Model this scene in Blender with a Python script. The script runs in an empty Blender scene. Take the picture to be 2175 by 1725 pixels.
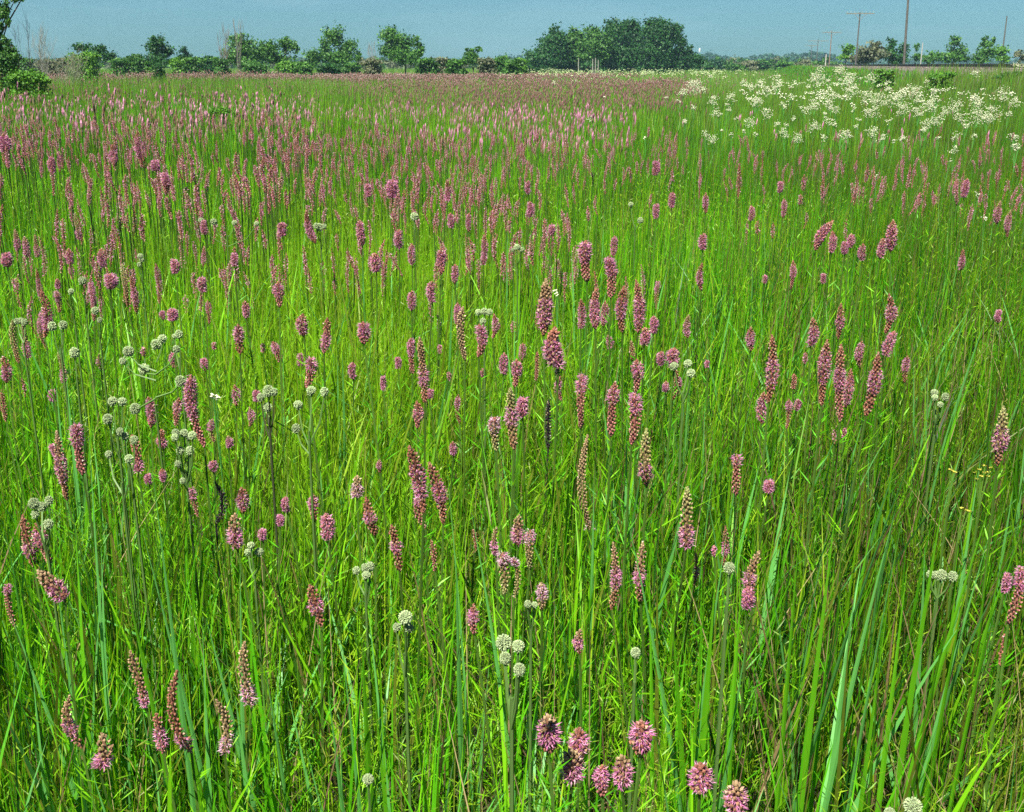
import bpy, math, random
import numpy as np
from math import radians, sin, cos, pi
random.seed(7)
R = np.random.default_rng(11)
scene = bpy.context.scene
COL = scene.collection

# ------------------------------------------------------------------ camera
CAMZ, PITCH, FPX = 1.75, radians(17.35), 2332.0      # photo frame 2175 x 1725
cd = bpy.data.cameras.new('camera'); cam = bpy.data.objects.new('camera', cd); COL.objects.link(cam)
cam.location = (0, 0, CAMZ); cam.rotation_euler = (pi/2-PITCH, 0, 0)
cd.sensor_fit = 'HORIZONTAL'; cd.sensor_width = 36; cd.lens = 36*FPX/2175
cd.clip_start = 0.05; cd.clip_end = 8000
scene.camera = cam

# ------------------------------------------------------------------ sky, sun, exposure
SUN_EL, SUN_AZ = radians(56), radians(208)           # azimuth clockwise from +Y: behind the camera, to its left
w = bpy.data.worlds.new('World'); scene.world = w; w.use_nodes = True
nt = w.node_tree; bg = nt.nodes['Background']
sky = nt.nodes.new('ShaderNodeTexSky'); sky.sky_type = 'NISHITA'; sky.sun_disc = False
sky.sun_elevation = SUN_EL; sky.sun_rotation = SUN_AZ
sky.air_density = 1.0; sky.dust_density = 0.3; sky.ozone_density = 3.0
tint = nt.nodes.new('ShaderNodeMix'); tint.data_type = 'RGBA'; tint.blend_type = 'MULTIPLY'
tint.inputs['Factor'].default_value = 1.0; tint.inputs['B'].default_value = (0.168, 0.352, 0.468, 1)
tc = nt.nodes.new('ShaderNodeTexCoord'); mp = nt.nodes.new('ShaderNodeMapping'); mp.inputs['Scale'].default_value = (3, 3, 14); nt.links.new(tc.outputs['Generated'], mp.inputs['Vector'])
cn = nt.nodes.new('ShaderNodeTexNoise'); cn.inputs['Scale'].default_value = 1.6; cn.inputs['Detail'].default_value = 5; nt.links.new(mp.outputs[0], cn.inputs['Vector'])
cr = nt.nodes.new('ShaderNodeMapRange'); cr.inputs['From Min'].default_value = .5; cr.inputs['From Max'].default_value = .8; cr.inputs['To Max'].default_value = .5; nt.links.new(cn.outputs['Fac'], cr.inputs['Value'])
cm = nt.nodes.new('ShaderNodeMix'); cm.data_type = 'RGBA'; cm.inputs['B'].default_value = (14, 11, 10, 1); nt.links.new(cr.outputs[0], cm.inputs['Factor']); nt.links.new(sky.outputs[0], cm.inputs['A'])
nt.links.new(cm.outputs['Result'], tint.inputs['A']); nt.links.new(tint.outputs['Result'], bg.inputs['Color'])
bg.inputs['Strength'].default_value = 0.052
sl = bpy.data.lights.new('sun', 'SUN'); sl.energy = 5.0; sl.angle = radians(0.53); sl.color = (1.0, 0.95, 0.86)
so = bpy.data.objects.new('sun', sl); COL.objects.link(so)
so.rotation_euler = (pi/2-SUN_EL, 0, pi-SUN_AZ)
so.location = (-20, -30, 60)
vs = scene.view_settings; vs.view_transform = 'Standard'; vs.look = 'None'; vs.gamma = 1; vs.exposure = 1.44
scene.cycles.max_bounces = 6; scene.cycles.diffuse_bounces = 3; scene.cycles.transmission_bounces = 3
scene.cycles.glossy_bounces = 2; scene.cycles.volume_bounces = 0
scene.cycles.use_denoising = False

# ------------------------------------------------------------------ picture <-> world
def kdir(u, v):
    yc = -(v-862.5)/FPX
    return np.array([(u-1087.5)/FPX, cos(PITCH)+yc*sin(PITCH), -sin(PITCH)+yc*cos(PITCH)])
def at(u, v, t):                                      # point at depth t (metres along the view axis)
    return np.array([0, 0, CAMZ])+kdir(u, v)*t
def depth_for_z(u, v, z):
    return (z-CAMZ)/kdir(u, v)[2]

# ------------------------------------------------------------------ mesh helpers
class Acc:
    def __init__(s): s.V, s.F, s.C, s.n = [], [], [], 0
    def add(s, V, F, C):
        V = np.asarray(V, float).reshape(-1, 3); F = np.asarray(F, np.int64).reshape(-1, 3)
        C = np.asarray(C, float)
        if C.ndim == 1: C = np.tile(C, (len(V), 1))
        s.V.append(V); s.F.append(F+s.n); s.C.append(C); s.n += len(V)
    def build(s, name, mat, parent=None, loc=(0, 0, 0), smooth=False):
        if not s.V: return None
        V = np.concatenate(s.V)-np.array(loc); F = np.concatenate(s.F); C = np.concatenate(s.C)
        me = bpy.data.meshes.new(name)
        me.vertices.add(len(V)); me.vertices.foreach_set('co', V.astype(np.float32).ravel())
        me.loops.add(F.size); me.loops.foreach_set('vertex_index', F.astype(np.int32).ravel())
        me.polygons.add(len(F)); me.polygons.foreach_set('loop_start', np.arange(0, F.size, 3, dtype=np.int32))
        me.polygons.foreach_set('use_smooth', np.full(len(F), smooth))
        me.update(calc_edges=True)
        a = me.color_attributes.new('Col', 'FLOAT_COLOR', 'POINT')
        a.data.foreach_set('color', np.c_[np.clip(C, 0, 1), np.ones(len(C))].astype(np.float32).ravel())
        me.materials.append(mat)
        o = bpy.data.objects.new(name, me); COL.objects.link(o)
        if parent is not None: o.parent = parent
        else: o.location = loc
        return o
def tag(o, label=None, cat=None, group=None, kind=None):
    if label: o['label'] = label
    if cat: o['category'] = cat
    if group: o['group'] = group
    if kind: o['kind'] = kind
    return o
def thing(name, label, cat, loc, group=None):
    o = bpy.data.objects.new(name, None); COL.objects.link(o); o.location = loc; o.empty_display_size = .1
    return tag(o, label, cat, group)

def attr_mat(name, rough=.6, trans=0.0, spec=.3, tcol=(1.15, 1.1, .6), noise=0.0, nscale=5):
    m = bpy.data.materials.new(name); m.use_nodes = True; n = m.node_tree.nodes; l = m.node_tree.links
    p = n['Principled BSDF']; out = n['Material Output']
    a = n.new('ShaderNodeAttribute'); a.attribute_name = 'Col'
    src = a.outputs['Color']
    if noise:
        tx = n.new('ShaderNodeTexNoise'); tx.inputs['Scale'].default_value = nscale; tx.inputs['Detail'].default_value = 4
        geo = n.new('ShaderNodeNewGeometry'); l.new(geo.outputs['Position'], tx.inputs['Vector'])
        mr = n.new('ShaderNodeMapRange'); mr.inputs['From Min'].default_value = .3; mr.inputs['From Max'].default_value = .7
        mr.inputs['To Min'].default_value = 1-noise; mr.inputs['To Max'].default_value = 1+noise
        l.new(tx.outputs['Fac'], mr.inputs['Value'])
        vm = n.new('ShaderNodeVectorMath'); vm.operation = 'SCALE'; l.new(src, vm.inputs[0]); l.new(mr.outputs[0], vm.inputs['Scale'])
        src = vm.outputs[0]
    l.new(src, p.inputs['Base Color']); p.inputs['Roughness'].default_value = rough
    p.inputs['Specular IOR Level'].default_value = spec
    if trans:
        t = n.new('ShaderNodeBsdfTranslucent'); mx = n.new('ShaderNodeMixShader'); mx.inputs[0].default_value = trans
        vm2 = n.new('ShaderNodeVectorMath'); vm2.operation = 'MULTIPLY'; l.new(src, vm2.inputs[0]); vm2.inputs[1].default_value = tcol
        l.new(vm2.outputs[0], t.inputs['Color']); l.new(p.outputs[0], mx.inputs[1]); l.new(t.outputs[0], mx.inputs[2])
        l.new(mx.outputs[0], out.inputs['Surface'])
    return m
M_leaf = attr_mat('leaf_green', .45, .42, .28)
M_tree = attr_mat('tree_foliage', .55, .3, .3)
M_flower = attr_mat('petal', .6, .25, .3, (1, 1, 1))
M_bud = attr_mat('bud_scale', .45, .1, .45, (1, .9, .8))
M_bark = attr_mat('bark', .85, 0, .2, noise=.35, nscale=3)
M_wood = attr_mat('weathered_wood', .8, 0, .2, noise=.3, nscale=6)
M_metal = attr_mat('rusty_steel', .6, 0, .5, noise=.3, nscale=8)
M_stone = attr_mat('ballast_stone', .9, 0, .2, noise=.45, nscale=9)

def norm(a): return a/(np.linalg.norm(a, axis=-1, keepdims=True)+1e-9)
def blades(acc, base, h, wd, lean, yaw, col, nseg=3, p=1.7, fold=0.0):
    """ribbons; base(n,3) h(n) wd(n) lean(n,2)=tip shift as a share of h, yaw(n), col(n,3)"""
    n = len(base)
    if n == 0: return
    wx = np.c_[np.cos(yaw), np.sin(yaw), np.zeros(n)]
    rows = []
    for k in range(nseg+1):
        t = k/nseg
        c = base+np.c_[lean*(h*t**p)[:, None], h*(t-.35*np.minimum(np.sum(lean**2, 1), 1.2)*t**2.2)]
        ww = wd*(.75+.5*t if t < .35 else (1-t)**.65*1.22)*.5
        if k < nseg: rows += [c-wx*ww[:, None], c+wx*ww[:, None]]
        else: rows += [c]
    V = np.stack(rows, 1); m = V.shape[1]
    f = []
    for k in range(nseg-1):
        a = 2*k; f += [[a, a+1, a+3], [a, a+3, a+2]]
    a = 2*(nseg-1); f += [[a, a+1, a+2]]
    F = (np.arange(n)*m)[:, None, None]+np.array(f)[None]
    C = np.repeat(col[:, None], m, 1)
    acc.add(V.reshape(-1, 3), F.reshape(-1, 3), C.reshape(-1, 3))
def needles(acc, b, d, ln, wd, col):
    """single pointed leaves from b along unit d"""
    n = len(b)
    if n == 0: return
    s = norm(np.cross(d, norm(R.normal(size=(n, 3)))))*np.asarray(wd).reshape(-1, 1)*.5
    mid = b+d*(ln*.4)[:, None]; tip = b+d*ln[:, None]
    V = np.stack([b, mid-s, tip, mid+s], 1)
    F = (np.arange(n)*4)[:, None, None]+np.array([[0, 1, 2], [0, 2, 3]])[None]
    acc.add(V.reshape(-1, 3), F.reshape(-1, 3), np.repeat(col[:, None], 4, 1).reshape(-1, 3))
def octas(acc, c, d, ln, rd, col):
    """small faceted buds at c along d"""
    n = len(c)
    if n == 0: return
    a = norm(np.cross(d, norm(R.normal(size=(n, 3))))); b = np.cross(d, a)
    rd = np.asarray(rd).reshape(-1, 1)*np.ones((n, 1)); ln = np.asarray(ln).reshape(-1, 1)*np.ones((n, 1))
    mid = c+d*ln*.1
    V = np.stack([c-d*ln*.5, mid+a*rd, mid+b*rd, mid-a*rd, mid-b*rd, c+d*ln*.5], 1)
    f = [[0, 2, 1], [0, 3, 2], [0, 4, 3], [0, 1, 4], [5, 1, 2], [5, 2, 3], [5, 3, 4], [5, 4, 1]]
    F = (np.arange(n)*6)[:, None, None]+np.array(f)[None]
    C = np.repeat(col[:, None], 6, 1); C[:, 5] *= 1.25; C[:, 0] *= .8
    acc.add(V.reshape(-1, 3), F.reshape(-1, 3), C.reshape(-1, 3))
def tube(acc, pts, rad, col, sides=5, cap=True):
    pts = np.asarray(pts, float); n = len(pts); rad = np.ones(n)*rad
    tg = norm(np.gradient(pts, axis=0)); ref = np.array([0.31, .95, .05]) if abs(tg[0][1]) < .9 else np.array([1., 0, 0])
    a = norm(np.cross(tg, ref)); b = np.cross(tg, a)
    th = np.arange(sides)*2*pi/sides
    V = pts[:, None]+rad[:, None, None]*(a[:, None]*np.cos(th)[None, :, None]+b[:, None]*np.sin(th)[None, :, None])
    F = []
    for i in range(n-1):
        for j in range(sides):
            j2 = (j+1) % sides
            F += [[i*sides+j, i*sides+j2, (i+1)*sides+j2], [i*sides+j, (i+1)*sides+j2, (i+1)*sides+j]]
    if cap:
        for j in range(1, sides-1): F += [[0, j+1, j], [(n-1)*sides, (n-1)*sides+j, (n-1)*sides+j+1]]
    acc.add(V.reshape(-1, 3), F, col)
def box(acc, c, half, col, rot=0.0):
    x, y, z = half; V = np.array([[i*x, j*y, k*z] for i in (-1, 1) for j in (-1, 1) for k in (-1, 1)], float)
    cr, sr = cos(rot), sin(rot); V = np.c_[V[:, 0]*cr-V[:, 1]*sr, V[:, 0]*sr+V[:, 1]*cr, V[:, 2]]+np.array(c)
    F = [[0, 1, 3], [0, 3, 2], [4, 6, 7], [4, 7, 5], [0, 4, 5], [0, 5, 1], [2, 3, 7], [2, 7, 6], [0, 2, 6], [0, 6, 4], [1, 5, 7], [1, 7, 3]]
    acc.add(V, F, col)
PH = R.uniform(0, 6.28, (4, 6)); FR = R.uniform(.6, 1.6, (4, 6)); AN = R.uniform(0, 6.28, (4, 6))
def nz(x, y, s=1.0, k=0):
    """smooth noise in about -1..1, world coordinates"""
    v = 0
    for j in range(6):
        f = FR[k, j]*s*(1+.5*j); v = v+np.sin((x*cos(AN[k, j])+y*sin(AN[k, j]))*f+PH[k, j])
    return v/3.2

# ------------------------------------------------------------------ ground
g = Acc(); rr = [0, 3, 8, 20, 50, 100, 200, 400, 800, 1400]; ns = 64
V = [[0, 0, 0]]+[[r*cos(a*2*pi/ns), r*sin(a*2*pi/ns), 0] for r in rr[1:] for a in range(ns)]
F = [[0, 1+a, 1+(a+1) % ns] for a in range(ns)]
for i in range(len(rr)-2):
    for a in range(ns):
        p0 = 1+i*ns+a; p1 = 1+i*ns+(a+1) % ns; q0 = p0+ns; q1 = p1+ns
        F += [[p0, q0, q1], [p0, q1, p1]]
g.add(V, F, (.1, .1, .1))
gm = bpy.data.materials.new('prairie_soil'); gm.use_nodes = True
n = gm.node_tree.nodes; l = gm.node_tree.links; p = n['Principled BSDF']; p.inputs['Roughness'].default_value = .95
geo = n.new('ShaderNodeNewGeometry')
t1 = n.new('ShaderNodeTexNoise'); t1.inputs['Scale'].default_value = 9; t1.inputs['Detail'].default_value = 6
t2 = n.new('ShaderNodeTexNoise'); t2.inputs['Scale'].default_value = .12; t2.inputs['Detail'].default_value = 6
l.new(geo.outputs['Position'], t1.inputs['Vector']); l.new(geo.outputs['Position'], t2.inputs['Vector'])
c1 = n.new('ShaderNodeValToRGB'); c1.color_ramp.elements[0].color = (.016, .012, .008, 1); c1.color_ramp.elements[1].color = (.055, .05, .02, 1)
c2 = n.new('ShaderNodeValToRGB'); c2.color_ramp.elements[0].color = (.06, .12, .02, 1); c2.color_ramp.elements[1].color = (.12, .15, .04, 1)
c1.color_ramp.elements[0].position = .35; c1.color_ramp.elements[1].position = .7
l.new(t1.outputs['Fac'], c1.inputs[0]); l.new(t2.outputs['Fac'], c2.inputs[0])
# bare dark soil under the tall plants near by, closed green sward far away (a real change of cover with place)
ln = n.new('ShaderNodeVectorMath'); ln.operation = 'LENGTH'; l.new(geo.outputs['Position'], ln.inputs[0])
mr = n.new('ShaderNodeMapRange'); mr.inputs['From Min'].default_value = 12; mr.inputs['From Max'].default_value = 60; l.new(ln.outputs['Value'], mr.inputs['Value'])
mx = n.new('ShaderNodeMix'); mx.data_type = 'RGBA'; l.new(mr.outputs[0], mx.inputs['Factor']); l.new(c1.outputs[0], mx.inputs['A']); l.new(c2.outputs[0], mx.inputs['B'])
l.new(mx.outputs['Result'], p.inputs['Base Color'])
tag(g.build('ground', gm), kind='structure')

# ------------------------------------------------------------------ railway line geometry (world metres)
TA, TB = np.array([15.5, 10.0]), np.array([45.0, 160.0]); TDIR = (TB-TA)/np.linalg.norm(TB-TA); TN = np.array([TDIR[1], -TDIR[0]])
def trackp(Y, off=0.0):
    s = (Y-TA[1])/TDIR[1]; return TA+TDIR*s+TN*off
def railz(Y): return 1.74-.0016*(Y-40)                # rail top
def track_side(x, y):                                 # distance right (+) of the track centre line
    return (x-TA[0])*TN[0]+(y-TA[1])*TN[1]
def gz(x, y):                                         # surface height incl. embankment slope
    d = np.abs(track_side(x, y)); return np.clip((6.2-d)/4.2, 0, 1)*1.25*(y > 5)

# ------------------------------------------------------------------ grass of the prairie
G = np.array
BR, MD, DK, OL, TN_, YL, BL = G([.19, .50, .008]), G([.085, .36, .006]), G([.015, .09, .008]), G([.15, .20, .02]), G([.30, .21, .10]), G([.34, .54, .02]), G([.12, .38, .08])
def field_cols(x, y, n):
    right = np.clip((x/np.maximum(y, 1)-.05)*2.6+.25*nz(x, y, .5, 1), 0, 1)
    c = MD[None]*np.ones((n, 1))
    r = R.random(n); lush = np.clip(.6+.4*nz(x, y, .35, 0)+.25*nz(x, y, 1.3, 3), 0, 1.1)
    c = np.where((r < .45*lush*(1-.55*right))[:, None], BR, c)
    c = np.where(((r > .62) & (r < .62+.20+.06*right))[:, None], DK, c)
    c = np.where((r > .86-.16*right)[:, None], OL, c)
    c = np.where((r > .965-.05*right)[:, None], TN_*.7, c)
    c = np.where(((r > .55) & (r < .60))[:, None], YL, c)
    c = np.where(((r > .60) & (r < .62))[:, None], BL, c)
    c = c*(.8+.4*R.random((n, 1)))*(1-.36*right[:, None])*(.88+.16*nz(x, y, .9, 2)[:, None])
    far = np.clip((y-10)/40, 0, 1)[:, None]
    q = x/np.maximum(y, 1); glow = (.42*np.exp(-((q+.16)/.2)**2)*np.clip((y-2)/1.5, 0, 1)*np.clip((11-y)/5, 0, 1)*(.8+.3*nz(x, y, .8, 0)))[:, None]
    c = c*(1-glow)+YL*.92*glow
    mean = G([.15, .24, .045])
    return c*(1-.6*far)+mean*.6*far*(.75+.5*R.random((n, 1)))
def scatter(n, y0, y1, pw, margin=.62, pad=1.2):
    """positions in the viewed wedge; pw: density falls as y**-pw"""
    e = 2-pw; uu = R.random(n)
    y = (y0**e+uu*(y1**e-y0**e))**(1/e) if abs(e) > 1e-6 else y0*(y1/y0)**uu
    x = (R.random(n)*2-1)*(margin*y+pad*np.minimum(1, 6/y+.1))
    return x, y
def clumped(x, y, s=.09, k=.55):
    k = .82 if s > .12 else k
    """pull positions into loose tufts"""
    cx = np.round(x/s+.35*np.sin(y*17.3/s*.1))*s; cy = np.round(y/s+.35*np.sin(x*13.1/s*.1))*s
    return x+(cx-x)*k, y+(cy-y)*k
def grass(acc, n, y0, y1, pw, h0, h1, w0, w1, nseg, lean=.16, cols=None, clump=.09):
    x, y = scatter(n, y0, y1, pw)
    if clump: x, y = clumped(x, y, clump)
    d = track_side(x, y); ok = (np.abs(d) > 2.6)
    gap = nz(x, y, 1.7, 2)                              # thin spots
    if y1 < 12: ok &= (R.random(n) < np.clip(.97+1.0*gap, .22, 1))
    x, y = x[ok], y[ok]; n = len(x)
    hm = 1+.14*nz(x, y, .5, 3)+.08*nz(x, y, 2.5, 1)
    hm += np.clip(.38-np.abs(x/np.maximum(y, 1)+.38), 0, .2)*2.3*((y > 14) & (y < 60))
    h = (h0+(h1-h0)*R.random(n)**.8)*hm
    wd = w0+(w1-w0)*R.random(n); wd = np.maximum(wd, y*.00055)
    a = R.uniform(0, 2*pi, n); m = lean*np.abs(R.normal(size=n))
    le = np.c_[np.cos(a)*m+.03, np.sin(a)*m]
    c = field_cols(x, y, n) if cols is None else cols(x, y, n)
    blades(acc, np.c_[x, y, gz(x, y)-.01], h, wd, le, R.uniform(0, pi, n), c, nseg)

A = Acc()
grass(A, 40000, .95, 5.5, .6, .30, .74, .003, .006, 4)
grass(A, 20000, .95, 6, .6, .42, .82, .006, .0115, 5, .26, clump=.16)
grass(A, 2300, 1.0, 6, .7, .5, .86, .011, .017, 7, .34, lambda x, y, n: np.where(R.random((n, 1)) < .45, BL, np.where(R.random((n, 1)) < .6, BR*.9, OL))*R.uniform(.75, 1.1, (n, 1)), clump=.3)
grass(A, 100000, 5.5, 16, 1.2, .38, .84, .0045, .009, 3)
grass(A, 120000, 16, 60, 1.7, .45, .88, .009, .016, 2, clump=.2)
tag(A.build('meadow_grass', M_leaf), 'dense bright green prairie grass filling the meadow', 'grass', kind='stuff')
A = Acc()
n = 26000; d = R.uniform(-8, -2.75, n); Yp = 12+R.random(n)**1.4*230; pp = TA+TDIR*((Yp-TA[1])/TDIR[1])[:, None]+TN*d[:, None]
ok = pp[:, 0]/np.maximum(pp[:, 1], 1) < .62; pp, d = pp[ok], d[ok]; n = len(pp); hh = R.uniform(.25, .52, n)*(1+.35*nz(pp[:, 0], pp[:, 1], .4, 2)); a = R.uniform(0, 6.28, n)
c = np.where((R.random(n) < .3)[:, None], OL, np.where((R.random(n) < .5)[:, None], DK*1.5, MD))*R.uniform(.7, 1.3, (n, 1))
blades(A, np.c_[pp, gz(pp[:, 0], pp[:, 1])-.02], hh, np.maximum(.01, pp[:, 1]*.0009), np.c_[np.cos(a), np.sin(a)]*.15, R.uniform(0, pi, n), c, 2)
tag(A.build('embankment_grass', M_leaf), 'rough green weeds covering the railway embankment slope', 'grass', kind='stuff')
A = Acc()
grass(A, 90000, 60, 300, 1.6, .45, .85, .04, .06, 1, clump=0)
tag(A.build('distant_grass', M_leaf), 'pale olive grass of the far meadow running to the trees', 'grass', kind='stuff')
# taller weeds standing at the far left
A = Acc(); n = 4200; yy = R.uniform(19, 42, n); xx = yy*R.uniform(-.5, -.27, n)+R.normal(0, .3, n); cl = nz(xx, yy, 1.2, 3); k = R.random(n) < .35+.6*cl; xx, yy, cl = xx[k], yy[k], cl[k]; n = len(xx)
blades(A, np.c_[xx, yy, np.zeros(n)], R.uniform(.75, 1.25, n)*(1+.12*cl), np.full(n, .022), R.normal(0, .12, (n, 2)), R.uniform(0, pi, n), np.where(R.random((n, 1)) < .35, OL, np.where(R.random((n, 1)) < .5, DK*1.6, MD))*R.uniform(.7, 1.2, (n, 1)), 3)
tag(A.build('tall_weeds', M_leaf), 'taller coarse green weeds rising above the flowers at far left', 'weeds', kind='stuff')
# feathery shoots: upright stems closely set with needle leaves
def shoots(acc, n, y0, y1, pw, h0, h1, nn, ll, lw, cols=None, sel=None):
    x, y = scatter(n, y0, y1, pw)
    ok = np.abs(track_side(x, y)) > 3
    if sel is not None: ok &= sel(x, y)
    x, y = x[ok], y[ok]; n = len(x)
    h = R.uniform(h0, h1, n)*(1+.12*nz(x, y, .6, 3)); ln_ = np.c_[R.normal(0, .1, n)+.02, R.normal(0, .1, n)]
    c = field_cols(x, y, n) if cols is None else cols(x, y, n)
    c = c*.6+YL*.8*.4
    b = np.c_[x, y, gz(x, y)]
    blades(acc, b, h, np.full(n, .003)+y*.0003, ln_, R.uniform(0, pi, n), c*.9, 2)
    t = np.tile(np.linspace(.25, 1, nn)[None], (n, 1))+R.normal(0, .02, (n, nn)); t = np.clip(t, .1, 1)
    bp = b[:, None]+np.concatenate([ln_[:, None]*(h[:, None]*t**1.7)[..., None], (h[:, None]*t)[..., None]], 2)
    az = np.arange(nn)[None]*2.4+R.uniform(0, 6, (n, 1)); up = R.uniform(.35, 1.3, (n, nn))
    d = norm(np.stack([np.cos(az), np.sin(az), up], 2))
    L = (ll*(1.25-.75*t)*R.uniform(.7, 1.3, (n, nn)))
    needles(acc, bp.reshape(-1, 3), d.reshape(-1, 3), L.ravel(), np.repeat(lw+y*.0003, nn), np.repeat(c, nn, 0)*R.uniform(.8, 1.2, (n*nn, 1)))
A = Acc()
shoots(A, 3600, 1.0, 5, .7, .30, .66, 44, .055, .0021)
shoots(A, 6000, 5, 13, 1.2, .45, .76, 20, .06, .0026)
tag(A.build('feathery_foliage', M_leaf), 'needle-leaved green shoots crowding between the flower stems', 'foliage', kind='stuff')
# dry straw and old stems, more of it on the right
def straw(x, y, n):
    return np.where(R.random((n, 1)) < .5, G([.42, .33, .16]), G([.2, .13, .075]))*R.uniform(.6, 1.15, (n, 1))
A = Acc()
for n_, y0, y1, a0, a1, wd, sg in ((4300, 1, 5, .3, .85, .0038, 4), (3800, 5, 20, .4, .85, .004, 3)):
    x, y = scatter(n_, y0, y1, 1.); ok = R.random(n_) < np.clip(.4+1.5*(x/y), .2, 1); x, y = x[ok], y[ok]; n = len(x)
    a = R.uniform(0, 6.28, n); m = np.abs(R.normal(0, .35, n))
    blades(A, np.c_[x, y, gz(x, y)], R.uniform(a0, a1, n), wd*R.uniform(.6, 1.3, n), np.c_[np.cos(a)*m, np.sin(a)*m*.6], R.uniform(0, pi, n), straw(x, y, n), sg, 1.3)
x, y = scatter(9000, 1, 6, .8); n = len(x); d = norm(np.c_[R.normal(size=(n, 2)), R.uniform(0, .5, n)])
needles(A, np.c_[x, y, R.uniform(.0, .16, n)], d, R.uniform(.05, .2, n), np.full(n, .004), straw(x, y, n)*.6)
tag(A.build('dry_straw', M_leaf), 'tan dead stems and old straw mixed through the grass', 'straw', kind='stuff')

# ------------------------------------------------------------------ blazing stars
RUST, RED, TANB, GTAN, DARK = G([.24, .095, .06]), G([.30, .11, .10]), G([.23, .155, .08]), G([.23, .24, .085]), G([.025, .016, .022])
PINK, PALE, MAG = G([.56, .225, .37]), G([.58, .37, .45]), G([.50, .13, .34])
STEMC = G([.10, .20, .03])
def spike_geo(buds, blooms, Pt, Pb, wpx, lpx, wr, kind, p0, p1, pc=None):
    """Pt top, Pb bottom, wr real width; kind = colours of the bud column; p0..p1 the flowering share from the top"""
    ax = Pb-Pt; L = np.linalg.norm(ax); up = -ax/L
    top, bot = {'b': (RUST*.8, RUST), 't': (TANB, RUST), 'g': (GTAN, RUST), 'r': (RUST, RED), 'd': (DARK, DARK*1.3), 'h': (TANB*1.2, TANB), 'G': (RUST, GTAN), 'p': (RED, RED)}[kind]
    fine = wpx/2.12
    n = int(np.clip(L/.0014, 56, 330) if fine > 7 else np.clip(L/.0045, 16, 70))
    t = (np.arange(n)+.5)/n; az = np.arange(n)*2.39996+R.uniform(0, 6)
    e1 = norm(np.cross(up, G([0, 1, .1]))); e2 = np.cross(up, e1)
    out = np.cos(az)[:, None]*e1+np.sin(az)[:, None]*e2
    bloomw = np.clip(1-np.abs((t-(p0+p1)/2)/max((p1-p0)/2, .03))**4, 0, 1) if p1 > p0 else np.zeros(n)
    prof = (.82+.18*np.sin(np.clip(t*1.15, 0, 1)*pi))*np.clip((t+.05)*5, .3, 1)*np.clip((1.08-t)*6, .45, 1)
    r = wr*.5*prof*(.82+.18*bloomw)
    bl = np.clip(wr*.3, .006, .015)*(1 if fine > 7 else 1.35)
    r = r*(1+.13*np.sin(t*R.uniform(4, 9)+R.uniform(0, 6)))*R.uniform(.88, 1.1, n); bend = e1*R.normal(0, .055)+e2*R.normal(0, .05); bv = bend[None]*(L*np.sin(t*pi))[:, None]
    d = norm(out*.85+up*.75+R.normal(0, .12, (n, 3)))
    c0 = Pt+bv+ax*t[:, None]+out*(r-bl*.42)[:, None]
    g_ = 1-t[:, None]; bc = (top*g_+bot*(1-g_))*R.uniform(.7, 1.35, (n, 1))
    hi = R.random(n) < .14; bc[hi] = bc[hi]*.5+G([.30, .23, .12])*.6
    octas(buds, c0, d, bl*R.uniform(.85, 1.25, n), bl*.36, bc)
    # core
    tube(buds, [Pt+ax*s+bend*L*sin(s*pi) for s in (.0, .3, .7, 1.0)], [wr*.07, wr*.13, wr*.13, wr*.08], (top+bot)*.35, 5)
    if p1 > p0 and blooms is not None:
        m = int(np.clip((p1-p0)*n*(11 if fine > 7 else 6), 16, 800))
        tt = R.uniform(p0, p1, m); a2 = R.uniform(0, 2*pi, m); o2 = np.cos(a2)[:, None]*e1+np.sin(a2)[:, None]*e2
        bw = np.clip(1.15-np.abs((tt-(p0+p1)/2)/((p1-p0)/2))**3*.4, .5, 1.2)
        rr_ = wr*.5*bw
        tt = np.clip(tt+R.normal(0, .03, m), 0, 1); b = Pt+bend[None]*(L*np.sin(tt*pi))[:, None]+ax*tt[:, None]+o2*(rr_*.45)[:, None]
        dd = norm(o2+R.normal(0, .45, (m, 3))+up*.2)
        c = (PINK if pc is None else pc)*R.uniform(.65, 1.25, (m, 1)); k = R.random(m) < .25; c[k] = MAG*R.uniform(.7, 1.1, (k.sum(), 1)); k = R.random(m) < .15; c[k] = PALE
        needles(blooms, b, dd, rr_*R.uniform(.3, .85, m), max(.0017, wr*.055)*(1 if fine > 7 else 1.6), c)

def stem_pts(Pb, base, n=6):
    s = np.linspace(0, 1, n)[:, None]; p_ = base+(Pb-base)*s
    p_[:, :2] = base[:2]+(Pb[:2]-base[:2])*(s**1.5); return p_
ROWS = ['at the bottom edge', 'low in the meadow', 'below the middle', 'at mid height', 'above the middle', 'in the upper meadow']
COLS_ = ['far left', 'left', 'left of centre', 'centre', 'right of centre', 'right', 'far right']
def cell(u, v):
    r = 0 if v > 1480 else 1 if v > 1180 else 2 if v > 960 else 3 if v > 740 else 4 if v > 520 else 5
    return r, int(np.clip(u/2175*7, 0, 6))
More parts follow.
